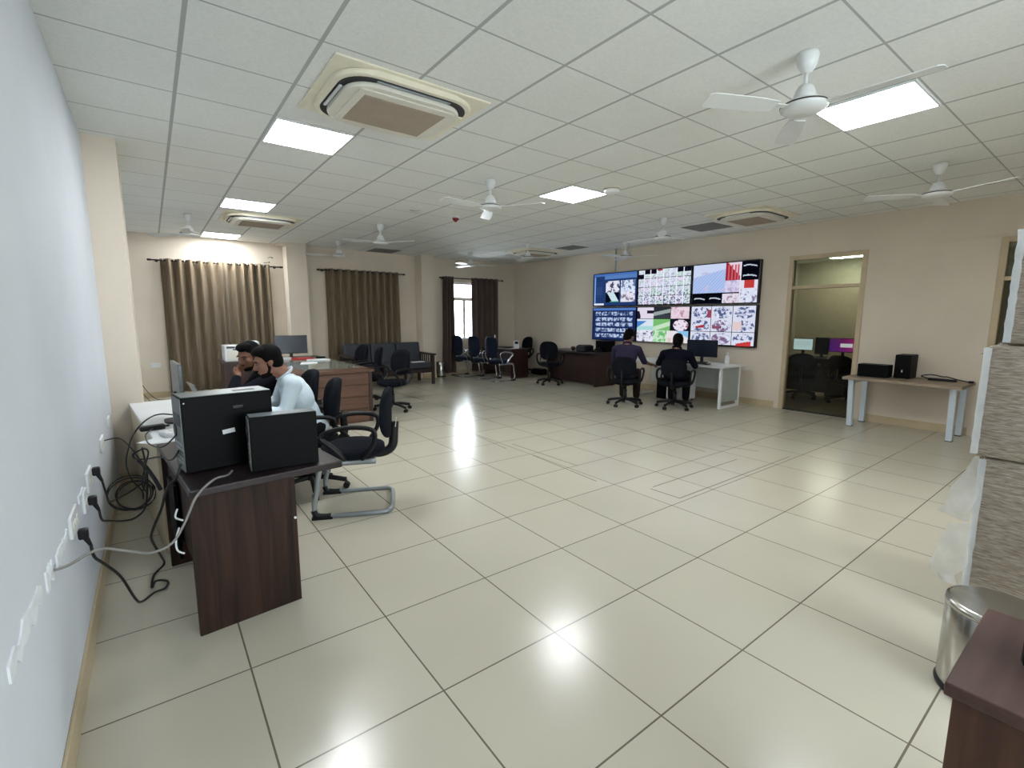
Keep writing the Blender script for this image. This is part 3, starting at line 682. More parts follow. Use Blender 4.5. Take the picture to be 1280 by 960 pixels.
# table at the lower right corner
CT = thing('corner_table', 'reddish brown wooden table cut off at the lower right corner', 'table', (0, 0, 0))
MB().span((1.285, -.75, .70), (1.72, .178, .73), bev=.003).build('table_top', 'red_wood_top', CT)
MB().span((1.30, -.72, 0), (1.325, .165, .699), bev=.002).build('front_panel', 'red_wood', CT); MB().span((1.325, .14, 0), (1.70, .165, .699), bev=.002).build('side_panel', 'red_wood', CT)
MB().span((1.325, -.72, 0), (1.70, -.695, .699), bev=.002).build('side_panel', 'red_wood', CT)
t = thing('card_reader', 'black device on the corner table at the right edge', 'device', (1.47, .03, .731))
MB().span((0, -.12, 0), (.12, .06, .075), bev=.012).build('shell', 'black_gloss', t); MB().span((-.03, .02, 0), (.0, .03, .006)).build('tab', 'red_lens', t)

# ---------------------------------------------------------------- waste bins
def bin_(name, label, loc, r, h, cap_):
    t = thing(name, label, 'bin', loc)
    MB().lathe([(0, .0), (r * 1.02, 0), (r * 1.04, .012), (r * 1.0, .025)], seg=48).build('base_ring', 'black_plastic', t)
    MB().lathe([(r * .98, .02), (r, .03), (r, h - .03), (r * .99, h - .028)], seg=48).build('body', 'steel', t)
    MB().lathe([(r * .985, h - .034), (r * .985, h - .026)], seg=48).build('rim', 'black_plastic', t)
    MB().lathe([(r * 1.01, h - .028), (r * 1.02, h - .02), (r * 1.0, h - .004), (r * .9, h), (0, h + .008)], seg=48).build('lid', 'steel', t)
    MB().box((-r - .03, 0, .012), (.06, .06, .01), bev=.003).build('pedal', 'black_plastic', t)
bin_('pedal_bin', 'large round steel pedal bin beside the corner table', (2.56, .232, 0), .155, .38, 1)
bin_('waste_bin', 'small steel bin by the far wall between sofa and mauve curtain', (5.75, 10.62, 0), .12, .38, 0)

# ---------------------------------------------------------------- wrapped cartons
def carton(label, a, b, seed, face_seam=True):
    t = thing('wrapped_carton', label, 'carton', ((a[0] + b[0]) / 2, (a[1] + b[1]) / 2, a[2]), 0, 'cartons wrapped in plastic film')
    hx, hy, h = (b[0] - a[0]) / 2, (b[1] - a[1]) / 2, b[2] - a[2]
    bm = bmesh.new(); bmesh.ops.create_cube(bm, size=1); bmesh.ops.transform(bm, matrix=Matrix.Translation((0, 0, h / 2)) @ Matrix.Diagonal((2 * hx, 2 * hy, h, 1)), verts=bm.verts)
    bmesh.ops.bevel(bm, geom=list(bm.edges), offset=.018, segments=3, affect='EDGES', profile=.5)
    bmesh.ops.subdivide_edges(bm, edges=list(bm.edges), cuts=7, use_grid_fill=True)
    for v in bm.verts:
        if v.co.z > .01:
            n = noise.noise(v.co * 6 + Vector((seed, 0, 0))); v.co.x += n * .006; v.co.y += noise.noise(v.co * 5 + Vector((0, seed, 3))) * .005
    for f in bm.faces: f.smooth = True
    q = MB(); q.b.free(); q.b = bm; q.build('carton_body', 'carton_wrap', t)
    w = MB(); pts = []
    n = 18
    for k in range(n): 
        z0 = .01 + (h - .02) * k / n; z1 = .01 + (h - .02) * (k + 1) / n
        r0 = .012 + .01 * noise.noise(Vector((seed, k * .8, 0))); r1 = .012 + .01 * noise.noise(Vector((seed, (k + 1) * .8, 0)))
        w.quad((-hx - .004, hy - .012 - r0 * .5, z0), (-hx - .010, hy + r0 * .6, z0), (-hx - .010, hy + r1 * .6, z1), (-hx - .004, hy - .012 - r1 * .5, z1))
        w.quad((-hx - .010, hy + r0 * .6, z0), (hx, hy + .008, z0), (hx, hy + .008, z1), (-hx - .010, hy + r1 * .6, z1))
    w.build('film_edge', 'clear_wrap', t)
    return t
carton('lowest film-wrapped carton, on the floor behind the steel bin', (3.05, -.42, 0), (3.75, .405, .855), 1)
carton('middle film-wrapped carton of the stack at the right edge', (3.02, -.42, .86), (3.75, .435, 1.372), 2)
carton('topmost film-wrapped carton of the stack at the right edge', (3.05, -.42, 1.376), (3.7, .385, 1.885), 3)
def crumple(name, label, P, cat, nx=10, ny=14, amp=.02, mt='clear_film', seed=0):
    """sheet of film hung from the first edge: P gives four corners"""
    bm = bmesh.new(); g = []
    A, B, C_, D = map(Vector, P)
    for j in range(ny + 1):
        row = []
        for i in range(nx + 1):
            u, v = i / nx, j / ny; p = A.lerp(B, u).lerp(D.lerp(C_, u), v)
            d = Vector((noise.noise(p * 9 + Vector((seed, 0, 0))), noise.noise(p * 9 + Vector((0, seed, 4))), .5 * noise.noise(p * 8 + Vector((2, 0, seed))))) * amp * (.3 + v) * 2.4
            row.append(bm.verts.new(p + d))
        g.append(row)
    for j in range(ny):
        for i in range(nx):
            f = bm.faces.new((g[j][i], g[j][i + 1], g[j + 1][i + 1], g[j + 1][i])); f.smooth = True
    q = MB(); q.b.free(); q.b = bm; o = q.build(name, mt); tag(o, label, cat); return o
crumple('plastic_film', 'torn clear plastic film hanging beside the lower carton', [(3.035, .41, .86), (3.06, .43, .85), (3.07, .535, .55), (3.02, .41, .56)], 'plastic film', amp=.014, seed=4)
crumple('plastic_film', 'lower loose clump of clear plastic film beside the carton', [(3.02, .41, .54), (3.06, .49, .50), (3.05, .52, .20), (3.0, .41, .22)], 'plastic film', amp=.022, seed=9)
crumple('plastic_film', 'folded scrap of clear film on top of the middle carton', [(3.04, .39, 1.382), (3.3, .43, 1.378), (3.3, .46, 1.34), (3.01, .455, 1.33)], 'plastic film', ny=6, amp=.006, seed=2)

# ---------------------------------------------------------------- chairs
def superellipse(a, b, n=3.0, k=28, cy=0, cz=0):
    P = []
    for i in range(k):
        t = 2 * PI * i / k; c, s = math.cos(t), math.sin(t)
        P.append((cy + a * math.copysign(abs(c) ** (2 / n), c), cz + b * math.copysign(abs(s) ** (2 / n), s)))
    return P
YZ = Matrix(((0, 0, 1, 0), (1, 0, 0, 0), (0, 1, 0, 0), (0, 0, 0, 1)))   # maps (x, y, z) polygon coords to (z, x, y)
def curved_back(b, a, h, zc, x0, th, tilt, n=3.0, curve=.06, taper=0.0):
    r = MB(); m = r.b; rings = []
    K = 30
    outer = superellipse(a, h, n, K)
    for s, fr in ((1, x0 + th / 2), (-1, x0 - th / 2)):
        c = None
        for q in (0.0, .35, .7, .93, 1.0):
            ring = []
            for (y, z) in outer:
                yy, zz = y * q * (1 + taper * (z / h)), z * q
                off = fr if q < .95 else x0 + (fr - x0) * .25
                xx = off + curve * (yy / a) ** 2 - tilt * zz
                ring.append(m.verts.new((xx, yy, zc + zz)))
                if q == 0: break
            rings.append(ring)
        R_ = rings[-5:]
        for i in range(K):
            vs = (R_[0][0], R_[1][i], R_[1][(i + 1) % K]); m.faces.new(vs if s > 0 else vs[::-1])
            for j in range(1, 4):
                vs = (R_[j][i], R_[j + 1][i], R_[j + 1][(i + 1) % K], R_[j][(i + 1) % K]); m.faces.new(vs if s > 0 else vs[::-1])
    A_, B_ = rings[4], rings[9]
    for i in range(K): m.faces.new((A_[i], B_[i], B_[(i + 1) % K], A_[(i + 1) % K]))
    for f in m.faces: f.smooth = True
    return r
def swivel_chair(label, loc, rz, fabric='dark_fabric', seat=.46, back_h=.205, group=None):
    t = thing('swivel_chair', label, 'chair', loc, rz, group)
    MB().lathe([(0, seat - .05), (.20, seat - .048), (.245, seat - .02), (.245, seat + .015), (.2, seat + .035), (0, seat + .04)], sx=.96, sy=1.0, seg=32).build('seat', fabric, t)
    curved_back(None, .205, back_h, seat + .10 + back_h, -.235, .06, .12, 2.7).build('backrest', fabric, t)
    q = MB(); q.tube([(-.05, 0, seat - .055), (-.2, 0, seat - .055), (-.285, 0, seat - .0), (-.29, 0, seat + .12), (-.28, 0, seat + .2)], .02, 8, flat=1.6); q.build('back_support', 'black_plastic', t)
    for s in (-1, 1):
        q = MB(); q.tube([(-.06, s * .2, seat - .035), (-.10, s * .25, seat + .02), (-.17, s * .265, seat + .12), (-.16, s * .265, seat + .2), (-.03, s * .265, seat + .225), (.13, s * .265, seat + .205), (.185, s * .265, seat + .165), (.12, s * .265, seat + .09), (.05, s * .25, seat + .01), (.03, s * .2, seat - .035)], .014, 8, flat=1.5); q.build('armrest', 'black_plastic', t)
    MB().cyl((0, 0, .09), (0, 0, .28), .03).cyl((0, 0, .28), (0, 0, seat - .05), .018).box((0, 0, seat - .058), (.2, .16, .025)).build('gas_column', 'black_plastic', t)
    for k in range(5):
        a = 2 * PI * k / 5 + .3; dx, dy = math.cos(a), math.sin(a)
        q = MB(); q.tube([(dx * .02, dy * .02, .115), (dx * .15, dy * .15, .105), (dx * .29, dy * .29, .075)], .02, 8, flat=1.1); l = q.build('leg', 'black_plastic', t)
        c = MB(); px, py = -dy, dx
        for s in (-1, 1): c.cyl((dx * .29 + px * s * .008, dy * .29 + py * s * .008, .027), (dx * .29 + px * s * .024, dy * .29 + py * s * .024, .027), .027, seg=16)
        c.cyl((dx * .29, dy * .29, .03), (dx * .29, dy * .29, .075), .008, seg=8); c.build('caster', 'black_plastic', l)
    return t
def sled_chair(label, loc, rz, fabric='dark_fabric', metal='grey_metal', back=(.17, .2), group=None, mesh_back=False, seat=.46):
    t = thing('cantilever_chair', label, 'chair', loc, rz, group)
    MB().lathe([(0, seat - .05), (.21, seat - .048), (.25, seat - .02), (.245, seat + .025), (.2, seat + .045), (0, seat + .05)], seg=32, sx=.98).build('seat', fabric, t)
    a, h = back
    curved_back(None, a, h, seat + .08 + h, -.285, .04, .03, 3.0 if not mesh_back else 4.0).build('backrest', fabric, t)
    q = MB(); q.tube([(-.08, 0, seat - .045), (-.22, 0, seat - .05), (-.30, 0, seat + .0), (-.315, 0, seat + .12), (-.32, 0, seat + .2)], .018, 8, flat=2.0); q.build('back_support', 'black_plastic', t)
    q = MB(); W = .265; z = seat - .055
    q.tube([(-.18, W - .05, z), (.0, W - .05, z), (.16, W - .02, z), (.215, W, z - .03), (.245, W, z - .2), (.265, W, .10), (.245, W, .03), (.19, W, .017), (-.2, W, .017), (-.27, W - .03, .017), (-.29, W - .1, .017), (-.29, 0, .017), (-.29, -W + .1, .017), (-.27, -W + .03, .017), (-.2, -W, .017), (.19, -W, .017), (.245, -W, .03), (.265, -W, .10), (.245, -W, z - .2), (.215, -W, z - .03), (.16, -W + .02, z), (0, -W + .05, z), (-.18, -W + .05, z)], .0155, 10, flat=1.3); q.build('sled_frame', metal, t)
    MB().box((-.02, 0, z + .008), (.3, .42, .012)).build('seat_plate', metal, t)
    for s in (-1, 1):
        q = MB(); q.tube([(-.08, s * .215, seat - .03), (-.13, s * .27, seat + .03), (-.18, s * .275, seat + .12), (-.165, s * .275, seat + .2), (-.02, s * .275, seat + .225), (.14, s * .275, seat + .2), (.195, s * .275, seat + .15), (.12, s * .275, seat + .08), (.05, s * .265, seat + .0), (.04, s * .215, seat - .03)], .014, 8, flat=1.5); q.build('armrest', 'black_plastic' if not mesh_back else metal, t)
        q = MB(); q.tube([(.15, s * W, .017), (.2, s * W, .017), (.25, s * W, .03), (.27, s * W, .07)], .024, 8); q.prism([(.14, s * W - .022), (.285, s * W - .022), (.285, s * W + .022), (.14, s * W + .022)], .0, .02); q.build('foot_cap', 'black_plastic', t)
    return t
S0 = swivel_chair('black swivel chair behind the man in the pale shirt', (1.01, 4.23, 0), R(172))
def sw(loc, rz, label): return dup(S0, loc, rz, label)
sw((1.02, 4.97, 0), R(185), 'black swivel chair of the man in the dark shirt')
sw((3.0, 7.15, 0), R(200), 'black swivel chair with wheels in front of the sofa, right of the brown desk')
sw((2.92, 8.05, 0), R(165), 'black chair between the brown desk and the sofa, second from the front')
sw((2.95, 8.85, 0), R(190), 'black chair farthest back beside the brown desk, in front of the curtain')
sw((7.85, 10.0, 0), R(180), 'black chair behind the small far desk by the window')
sw((7.08, 7.98, 0), R(35), 'dark swivel chair at the dark desk left of the seated pair')
S1 = swivel_chair('dark swivel chair carrying the man in the purple shirt', (6.40, 5.28, 0), R(28), seat=.42, back_h=.165)
dup(S1, (6.86, 4.62, 0), R(22), 'dark swivel chair carrying the man in the navy shirt')
dup(S1, (9.7, 3.85, 0), R(20), 'dark chair seen through the glazed door, left one'); dup(S1, (9.75, 3.15, 0), R(-10), 'dark chair seen through the glazed door, right one')
C0 = sled_chair('black cantilever chair with grey sled base beside the nearest desk', (1.21, 3.70, 0), R(156), 'dark_fabric')
F_ = sled_chair('chrome-framed visitor chair nearest to the viewer of the three by the far desk', (6.52, 9.17, 0), R(4), 'blue_fabric', 'chrome', (.22, .25), 'chairs before the far desk', True)
tag(dup(F_, (6.42, 9.77, 0), R(4)), 'chrome-framed visitor chair in the middle of the three by the far desk'); tag(dup(F_, (6.32, 10.36, 0), R(2)), 'chrome-framed visitor chair closest to the window of the three')
# label tag on the near chair's backrest is white
c = MB().box((-.335, .02, .66), (.004, .05, .07), rot=Euler((0, R(-8), 0))).build('label_tag', 'white_plastic', C0)

# ---------------------------------------------------------------- sofa
SF = thing('sofa', 'dark grey three-seat sofa with dark slatted wooden arms below the curtains', 'sofa', (3.15, 9.52, 0))
for k in range(3):
    x = .07 + k * .59
    MB().span((x, .06, .36), (x + .58, .66, .50), bev=.03).build('seat_cushion', 'sofa_leather', SF)
    MB().box((x + .29, .72, .67), (.575, .15, .48), bev=.035, rot=Euler((R(-10), 0, 0))).build('back_cushion', 'sofa_leather', SF)
MB().span((.02, .06, .26), (1.86, .8, .35), bev=.004).build('seat_frame', 'dark_wood', SF)
for s, x in ((0, 0), (1, 1.80)):
    a = MB(); a.span((x, -.02, .645), (x + .09, .85, .685), bev=.006); a.build('arm_rail', 'dark_wood', SF)
    for y in (.02, .74):
        MB().span((x + .01, y, 0), (x + .07, y + .06, .645), bev=.003).build('leg', 'dark_wood', SF)
    a = MB(); 
    for k in range(6): a.span((x + .03, .14 + k * .1, .35), (x + .05, .17 + k * .1, .645))
    a.build('arm_slats', 'dark_wood', SF)
t = tag(MB().span((4.5, 9.56, .502), (4.78, 9.68, .512), bev=.002).build('paper_sheet', 'paper'), 'small white paper on the right end of the sofa seat', 'paper')

# ---------------------------------------------------------------- electronics
def tower(label, loc, rz, w, d, h, rear=True, name='desktop_computer', group=None):
    """wide side faces local -y, rear with ports faces local -x"""
    t = thing(name, label, 'computer', loc, rz, group)
    MB().span((0, 0, .006), (w, d, h), bev=.004).build('case', 'black_case', t)
    MB().span((.004, .004, h + .0002), (w - .004, d - .004, h + .003), bev=.001).build('top_cover', 'case_top' if rear else 'black_case', t)
    if rear:
        r = MB(); r.span((-.004, .006, .012), (.0, d - .006, h - .006)); rr = r.build('rear_panel', 'case_rear', t)
        MB().span((-.006, .02, h - .14), (-.0045, d - .03, h - .08)).build('port_block', 'black_plastic', rr)
        q = MB()
        for k in range(5): q.span((-.0065, .015, .05 + k * .022), (-.0045, d - .05, .06 + k * .022))
        q.build('slot_covers', 'grey_metal', rr)
        q = MB().cyl((-.0045, d - .045, .2), (-.008, d - .045, .2), .03, seg=20); q.build('fan_vent', 'black_plastic', rr)
    for x in (.03, w - .03):
        for y in (.02, d - .02): MB().cyl((x, y, 0), (x, y, .008), .01, seg=10).build('foot', 'black_plastic', t)
    return t
T1 = tower('large black computer tower with a white sticker on the near desk', (.082, 2.68, .741), R(8), .40, .19, .37)
MB().box((.19, -.0015, .185), (.055, .003, .022), bev=.001, rot=Euler((0, R(-6), 0))).build('sticker', 'white_plastic', T1)
MB().cyl((.012, .0, .345), (.012, -.002, .345), .004, seg=8).build('screw', 'chrome', T1)
MB().box((.24, -.001, .30), (.05, .002, .02), bev=.001).build('badge_recess', 'black_gloss', T1)
MB().span((.24, .06, .3735), (.34, .10, .375)).build('top_vent', 'black_plastic', T1)
T2 = tower('smaller black computer in front of the white-stickered tower', (.335, 2.515, .741), R(-2), .305, .095, .275)
tower('black computer lying flat on the beige side table', (7.92, 2.02, .701), R(90), .34, .20, .17, False, group=None)
t3 = tower('black computer standing upright on the beige side table', (8.16, 1.76, .701), R(90), .17, .30, .31, False); t3.location = (8.16, 1.82, .701)
MB().box((.085, .305, .10), (.012, .004, .03)).build('badge', 'white_plastic', t3)
tower('black computer under the white desk beside the pedestal', (7.86, 5.24, 0), R(90), .18, .40, .38, False)
def monitor(label, loc, rz, w=.50, h=.30, stand=.12, screen='screen_off', picture_=None, name='monitor', tilt=0):
    """screen faces local -y"""
    t = thing(name, label, 'monitor', loc, rz)
    MB().box((0, .012, stand + h / 2), (w, .024, h), bev=.004).build('housing', 'black_plastic', t)
    if picture_: s = screen_mesh('display', picture(picture_, 40, 24, 5), w - .02, h - .025, t, .42); s.location = (0, -.002, stand + .015)
    else: MB().box((0, -.0015, stand + h / 2 + .004), (w - .016, .002, h - .024)).build('display', screen, t)
    MB().box((0, .03, stand * .6 + .03), (.05, .018, stand * 1.2 + .04), bev=.003).build('stand_neck', 'black_plastic', t)
    MB().prism(superellipse(.11, .08, 3, 24), 0, .012).build('stand_foot', 'black_plastic', t).location = (0, .03, 0)
    return t
m0 = monitor('slim monitor seen edge-on on the white-topped desk beside the near tower', (.135, 4.22, .73), R(90 + 3.5), .48, .29, .14)
for c_ in m0.children:
    if c_.name.startswith('housing'): c_.data.materials[0] = M('case_rear')
monitor('dark blank monitor on the brown L-shaped desk by the column', (1.96, 9.1, .758), R(-3), .54, .32, .08)
monitor('dark blank monitor on the white desk under the video wall', (7.78, 4.74, .701), R(-72), .52, .30, .1)
monitor('small monitor with a white page, left behind the glazed door', (10.5, 4.18, .722), R(-85), .36, .24, .12, picture_='page')
monitor('monitor with a purple login picture behind the glazed door', (10.5, 3.48, .722), R(-85), .46, .27, .12, picture_='login')
monitor('black monitor with dark screen between the two lit ones behind the glazed door', (10.5, 3.84, .722), R(-85), .24, .33, .06)
IT = thing('computer_desk', 'long dark desk with lit monitors behind the glazed door', 'desk', (0, 0, 0))
MB().span((10.25, 2.5, .69), (10.95, 5.4, .72), bev=.003).build('desk_top', 'walnut_top', IT)
for y in (2.55, 3.62, 5.3): MB().span((10.3, y, 0), (10.9, y + .03, .689)).build('side_panel', 'dark_wood', IT)
MB().span((10.36, 2.6, .05), (10.38, 5.3, .689)).build('front_panel', 'black_plastic', IT)
t = MB().span((13.2, 4.2, HC - .02), (13.5, 4.85, HC - .001)).build('ceiling_light', 'reflection_lamp'); tag(t, 'reflected strip in the transom above the glazed door, built as a lamp', 'ceiling light')  # glass reflection built as a lamp, strengthened to light the inner room
# laptop in front of the man in dark
t = thing('laptop', 'grey laptop before the man in the dark shirt', 'laptop', (.42, 4.70, .73), R(186))
MB().span((-.12, -.17, 0), (.12, .17, .018), bev=.003).build('keyboard_base', 'grey_metal', t); MB().box((.155, 0, .115), (.008, .34, .22), bev=.003, rot=Euler((0, R(22), 0))).build('lid', 'case_rear', t)
# printer
t = thing('printer', 'white printer with dark buttons on the return of the brown desk', 'printer', (.92, 8.92, .758))
MB().span((0, 0, 0), (.50, .42, .26), bev=.015).build('body', 'white_plastic', t); MB().span((.04, -.004, .03), (.30, .0, .18), bev=.002).build('paper_tray', 'off_white', t)
MB().span((.03, -.006, .215), (.15, -.0, .25), bev=.002).build('control_display', 'screen_off', t); MB().span((.12, -.006, .185), (.3, -.001, .205)).build('output_slot', 'black_plastic', t)
MB().lathe([(0, .33), (.08, .325), (.12, .30), (.13, .262), (0, .262)]).build('scanner_hood', 'white_plastic', t).location = (.42, .2, 0)
# things on the brown desk
def papers(x, y, z, w, d, h, m, rz, label, name='paper_stack', cat='paper'):
    o = MB().box((0, 0, h / 2), (w, d, h), bev=.001).build(name, m); o.location = (x, y, z); o.rotation_euler = (0, 0, rz); return tag(o, label, cat)
papers(1.75, 8.95, .758, .30, .2, .03, 'paper', .1, 'white paper pile below the blank monitor'); papers(2.05, 8.72, .764, .34, .2, .02, 'red_paper', -.1, 'red folder beside the blank monitor', 'folder', 'folder')
papers(2.2, 8.3, .764, .3, .22, .02, 'paper', .2, 'white documents on the glass top of the brown desk'); papers(1.95, 7.9, .764, .24, .3, .008, 'paper', -.3, 'pale sheet on the middle of the glass top')
papers(2.28, 8.46, .785, .12, .1, .03, 'black_plastic', .3, 'small black item on the documents', 'stapler', 'stapler')
papers(.5, 4.35, .73, .14, .1, .015, 'yellow_paper', .4, 'yellow notepad in front of the man in dark', 'notepad', 'notepad')
papers(-.02, 3.62, .73, .18, .12, .002, 'paper', .7, 'white paper at the near end of the white-topped desk', 'paper_sheet')
# telephone
def phone(label, loc, rz, body='black_plastic'):
    t = thing('telephone', label, 'telephone', loc, rz)
    MB().prism([(-.09, 0), (.09, 0), (.09, .02), (-.09, .06)], -.1, .1, Matrix(((1, 0, 0, 0), (0, 0, 1, 0), (0, 1, 0, 0), (0, 0, 0, 1)))).build('base', body, t)
    q = MB(); q.tube([(-.07, -.07, .06), (-.04, -.075, .075), (.04, -.075, .06), (.07, -.07, .035)], .016, 8, flat=1.3); q.ball((-.07, -.07, .055), .024).ball((.07, -.07, .035), .024).build('handset', body, t)
t = thing('desk_calendar', 'white standing card with a dark picture on the small far desk', 'calendar', (7.16, 9.34, .72), R(0))
MB().box((0, 0, .10), (.17, .012, .2), rot=Euler((R(-8), 0, 0))).build('card', 'paper', t); MB().box((0, -.0085, .145), (.10, .003, .06), rot=Euler((R(-8), 0, 0))).build('picture', 'screen_off', t); MB().box((0, .05, .008), (.17, .1, .008)).build('base_card', 'paper', t)
t = thing('desk_stand', 'thin bright tube standing on the far desk before the curtain', 'stick', (6.98, 10.0, .72)); MB().cyl((0, 0, 0), (0, 0, .01), .05).build('base_disc', 'black_plastic', t); MB().cyl((0, 0, .01), (0, 0, .32), .012).build('tube', 'white_plastic', t)
t = tag(MB().span((7.1, 9.7, .72), (7.35, 10.05, .745), bev=.006).build('laptop', 'black_plastic'), 'closed black laptop on the small far desk', 'laptop')
t = thing('power_backup', 'small black box on the floor between the two far desks', 'box', (7.96, 9.36, 0)); MB().span((0, 0, .005), (.22, .34, .15), bev=.008).build('case', 'black_case', t); MB().span((-.003, .05, .03), (-.0005, .29, .12)).build('front_plate', 'black_gloss', t)
for k, y in enumerate((7.95, 7.8)):
    t = thing('teacup', ('left', 'right')[k] + ' one of two dark cups on the dark desk below the video wall', 'cup', (7.75, y, .741), 0, 'cups on the dark desk')
    MB().lathe([(0, 0), (.03, 0), (.045, .04), (.048, .085), (.044, .085), (.04, .04), (.0, .01)]).build('cup_body', 'mahogany', t); q = MB(); q.tube([(-.044, 0, .07), (-.07, 0, .06), (-.066, 0, .03), (-.04, 0, .025)], .006, 6); q.build('handle', 'mahogany', t)
t = thing('desk_printer', 'squat black device on the dark desk right of the cups', 'printer', (7.55, 7.40, .741)); MB().span((0, 0, 0), (.3, .26, .13), bev=.02).build('body', 'black_plastic', t); MB().span((.03, .03, .131), (.25, .23, .145), bev=.004).build('lid', 'black_gloss', t)
phone('black telephone on the dark desk beside the squat device', (7.72, 7.22, .741), R(100))
t = thing('black_cabinet', 'tall black cabinet standing under the left wall screens', 'cabinet', (7.86, 7.36, .741)); MB().span((0, -.32, 0), (.28, .0, .24), bev=.004).build('body', 'black_case', t); MB().span((-.006, -.30, .01), (-.0005, -.02, .23)).build('front', 'black_gloss', t)
t = tag(MB().span((7.52, 4.95, .701), (7.68, 5.4, .72), bev=.005).build('keyboard', 'black_plastic'), 'black keyboard in front of the man in navy', 'keyboard')
t = tag(MB().span((7.42, 4.42, .701), (7.56, 4.86, .722), bev=.005).build('keyboard', 'black_plastic'), 'black keyboard in front of the blank monitor under the video wall', 'keyboard')
t = thing('bottle', 'white bottle at the right end of the white desk', 'bottle', (7.9, 4.33, .701)); MB().lathe([(0, 0), (.035, 0), (.037, .02), (.037, .12), (.028, .145), (.014, .16), (.014, .175), (0, .175)]).build('bottle_body', 'white_plastic', t); MB().lathe([(0, .175), (.017, .175), (.017, .195), (0, .195)]).build('cap', 'white_plastic', t)
t = thing('power_strip', 'black power strip and cables bundle on the beige side table', 'cables', (8.0, 1.52, .701)); MB().span((-.03, -.14, 0), (.03, .14, .03), bev=.008).build('strip', 'black_plastic', t); q = MB(); q.tube([(0, .14, .02), (-.05, .2, .05), (.02, .12, .07), (.04, 0, .05), (-.04, -.05, .06), (-.02, -.16, .03), (.0, -.26, .012)], .008, 6); q.build('cord', 'cable_black', t); MB().box((0, -.27, .014), (.04, .05, .026), bev=.005).build('plug', 'black_plastic', t)
t = thing('power_adapter', 'black power adapter lying on the white-topped desk', 'adapter', (-.045, 3.97, .731), R(10)); MB().box((0, 0, .016), (.14, .06, .032), bev=.008).build('brick', 'black_plastic', t); MB().cyl((.07, 0, .016), (.095, 0, .016), .007).build('cord_stub', 'cable_black', t)
t = thing('router', 'white router with cables on the near end of the white desk', 'router', (.10, 3.72, .731), R(20)); MB().box((0, 0, .018), (.2, .13, .03), bev=.008).build('shell', 'white_plastic', t); MB().box((0, 0, .035), (.12, .05, .004)).build('cover_plate', 'off_white', t)

# ---------------------------------------------------------------- cables
def cable(label, pts, r=.004, m='cable_black', group=None, name='cable', cat='cable'):
    q = MB(); q.tube(pts, r, 7, sub=6); return tag(q.build(name, m), label, cat, group)
cable('grey network cable from the left wall across to the near desk top', [(-.32, 2.1, .655), (-.29, 2.14, .645), (-.24, 2.18, .655), (-.2, 2.22, .645), (-.14, 2.26, .6), (-.07, 2.3, .555), (-.0, 2.34, .56), (.052, 2.37, .63), (.10, 2.40, .72), (.17, 2.45, .765), (.23, 2.52, .755), (.26, 2.6, .75)], .0052, 'cable_grey')
cable('thick black cable from the nearest plug drooping to the floor and up to the desk', [(-.277, 2.6, .53), (-.272, 2.61, .47), (-.25, 2.68, .40), (-.21, 2.82, .26), (-.17, 2.9, .09), (-.15, 3.014, .012), (-.1, 3.08, .01), (-.05, 3.1, .01), (-.04, 3.17, .012), (-.09, 3.2, .018), (-.11, 3.15, .01), (-.1, 3.3, .01), (-.05, 3.42, .01), (-.06, 3.3, .12), (-.085, 3.0, .34), (-.07, 2.86, .45), (-.03, 2.8, .56), (-.0, 2.72, .68), (.04, 2.66, .745), (.062, 2.68, .8)], .006)
cable('black cable from the lower plug looping toward the coil', [(-.277, 3.03, .54), (-.272, 3.05, .48), (-.26, 3.25, .40), (-.22, 3.5, .30), (-.17, 3.6, .27), (-.12, 3.65, .3), (-.10, 3.65, .40), (-.09, 3.62, .55), (-.10, 3.6, .7)], .0055)
cable('black cable from the upper plug joining the coil', [(-.277, 3.32, .61), (-.27, 3.34, .54), (-.27, 3.5, .43), (-.25, 3.7, .38), (-.2, 3.85, .36), (-.12, 3.9, .4)], .005)
cable('thin black cable arching from the far socket to the coil', [(-.31, 4.15, .66), (-.23, 4.12, .67), (-.17, 4.04, .61), (-.12, 3.96, .51), (-.108, 3.9, .42), (-.13, 3.9, .34)], .004)
cable('black cable arching from the edge-on monitor down past the desk end', [(.1, 4.05, .80), (.0, 3.99, .83), (-.08, 3.95, .80), (-.148, 3.925, .72), (-.18, 3.9, .63), (-.196, 3.875, .545), (-.176, 3.86, .441), (-.13, 3.85, .357), (-.13, 3.86, .3)], .0045)
cable('black cable from the rear of the tower looping beside the white desk', [(.06, 2.75, .85), (.03, 2.95, .76), (-.02, 3.3, .70), (-.08, 3.48, .655), (-.13, 3.5, .66), (-.14, 3.5, .69), (-.09, 3.47, .72), (-.07, 3.45, .7), (-.09, 3.45, .62), (-.115, 3.5, .5), (-.1, 3.7, .38)], .0045)
cable('second black cable from the rear of the tower to the adapter', [(.06, 2.8, .92), (.0, 3.1, .80), (-.06, 3.4, .76), (-.08, 3.7, .75), (-.06, 3.88, .745), (-.045, 3.94, .745)], .004)
cable('white cable hanging beneath the near desk top at its left', [(.03, 2.52, .64), (.02, 2.5, .61), (.045, 2.47, .6)], .004, 'white_plastic'); cable('white lead below the near desk by the wooden panel', [(.03, 2.55, .54), (.015, 2.5, .51), (.015, 2.47, .47), (.04, 2.46, .45)], .004, 'white_plastic')
q = MB(); pts = []
for k in range(64):
    a = 2 * PI * k / 16; rr = .12 + .028 * math.sin(k * .21); pts.append((-.18 + rr * .9 * math.cos(a), 3.9 + .02 * math.sin(k * .13), .33 + rr * .85 * math.sin(a) + .012 * math.sin(k * .16)))
q.tube(pts, .0042, 6, sub=2); tag(q.build('cable_coil', 'cable_black'), 'hanging coil of thin black cable between the left wall and the white desk', 'cable coil')
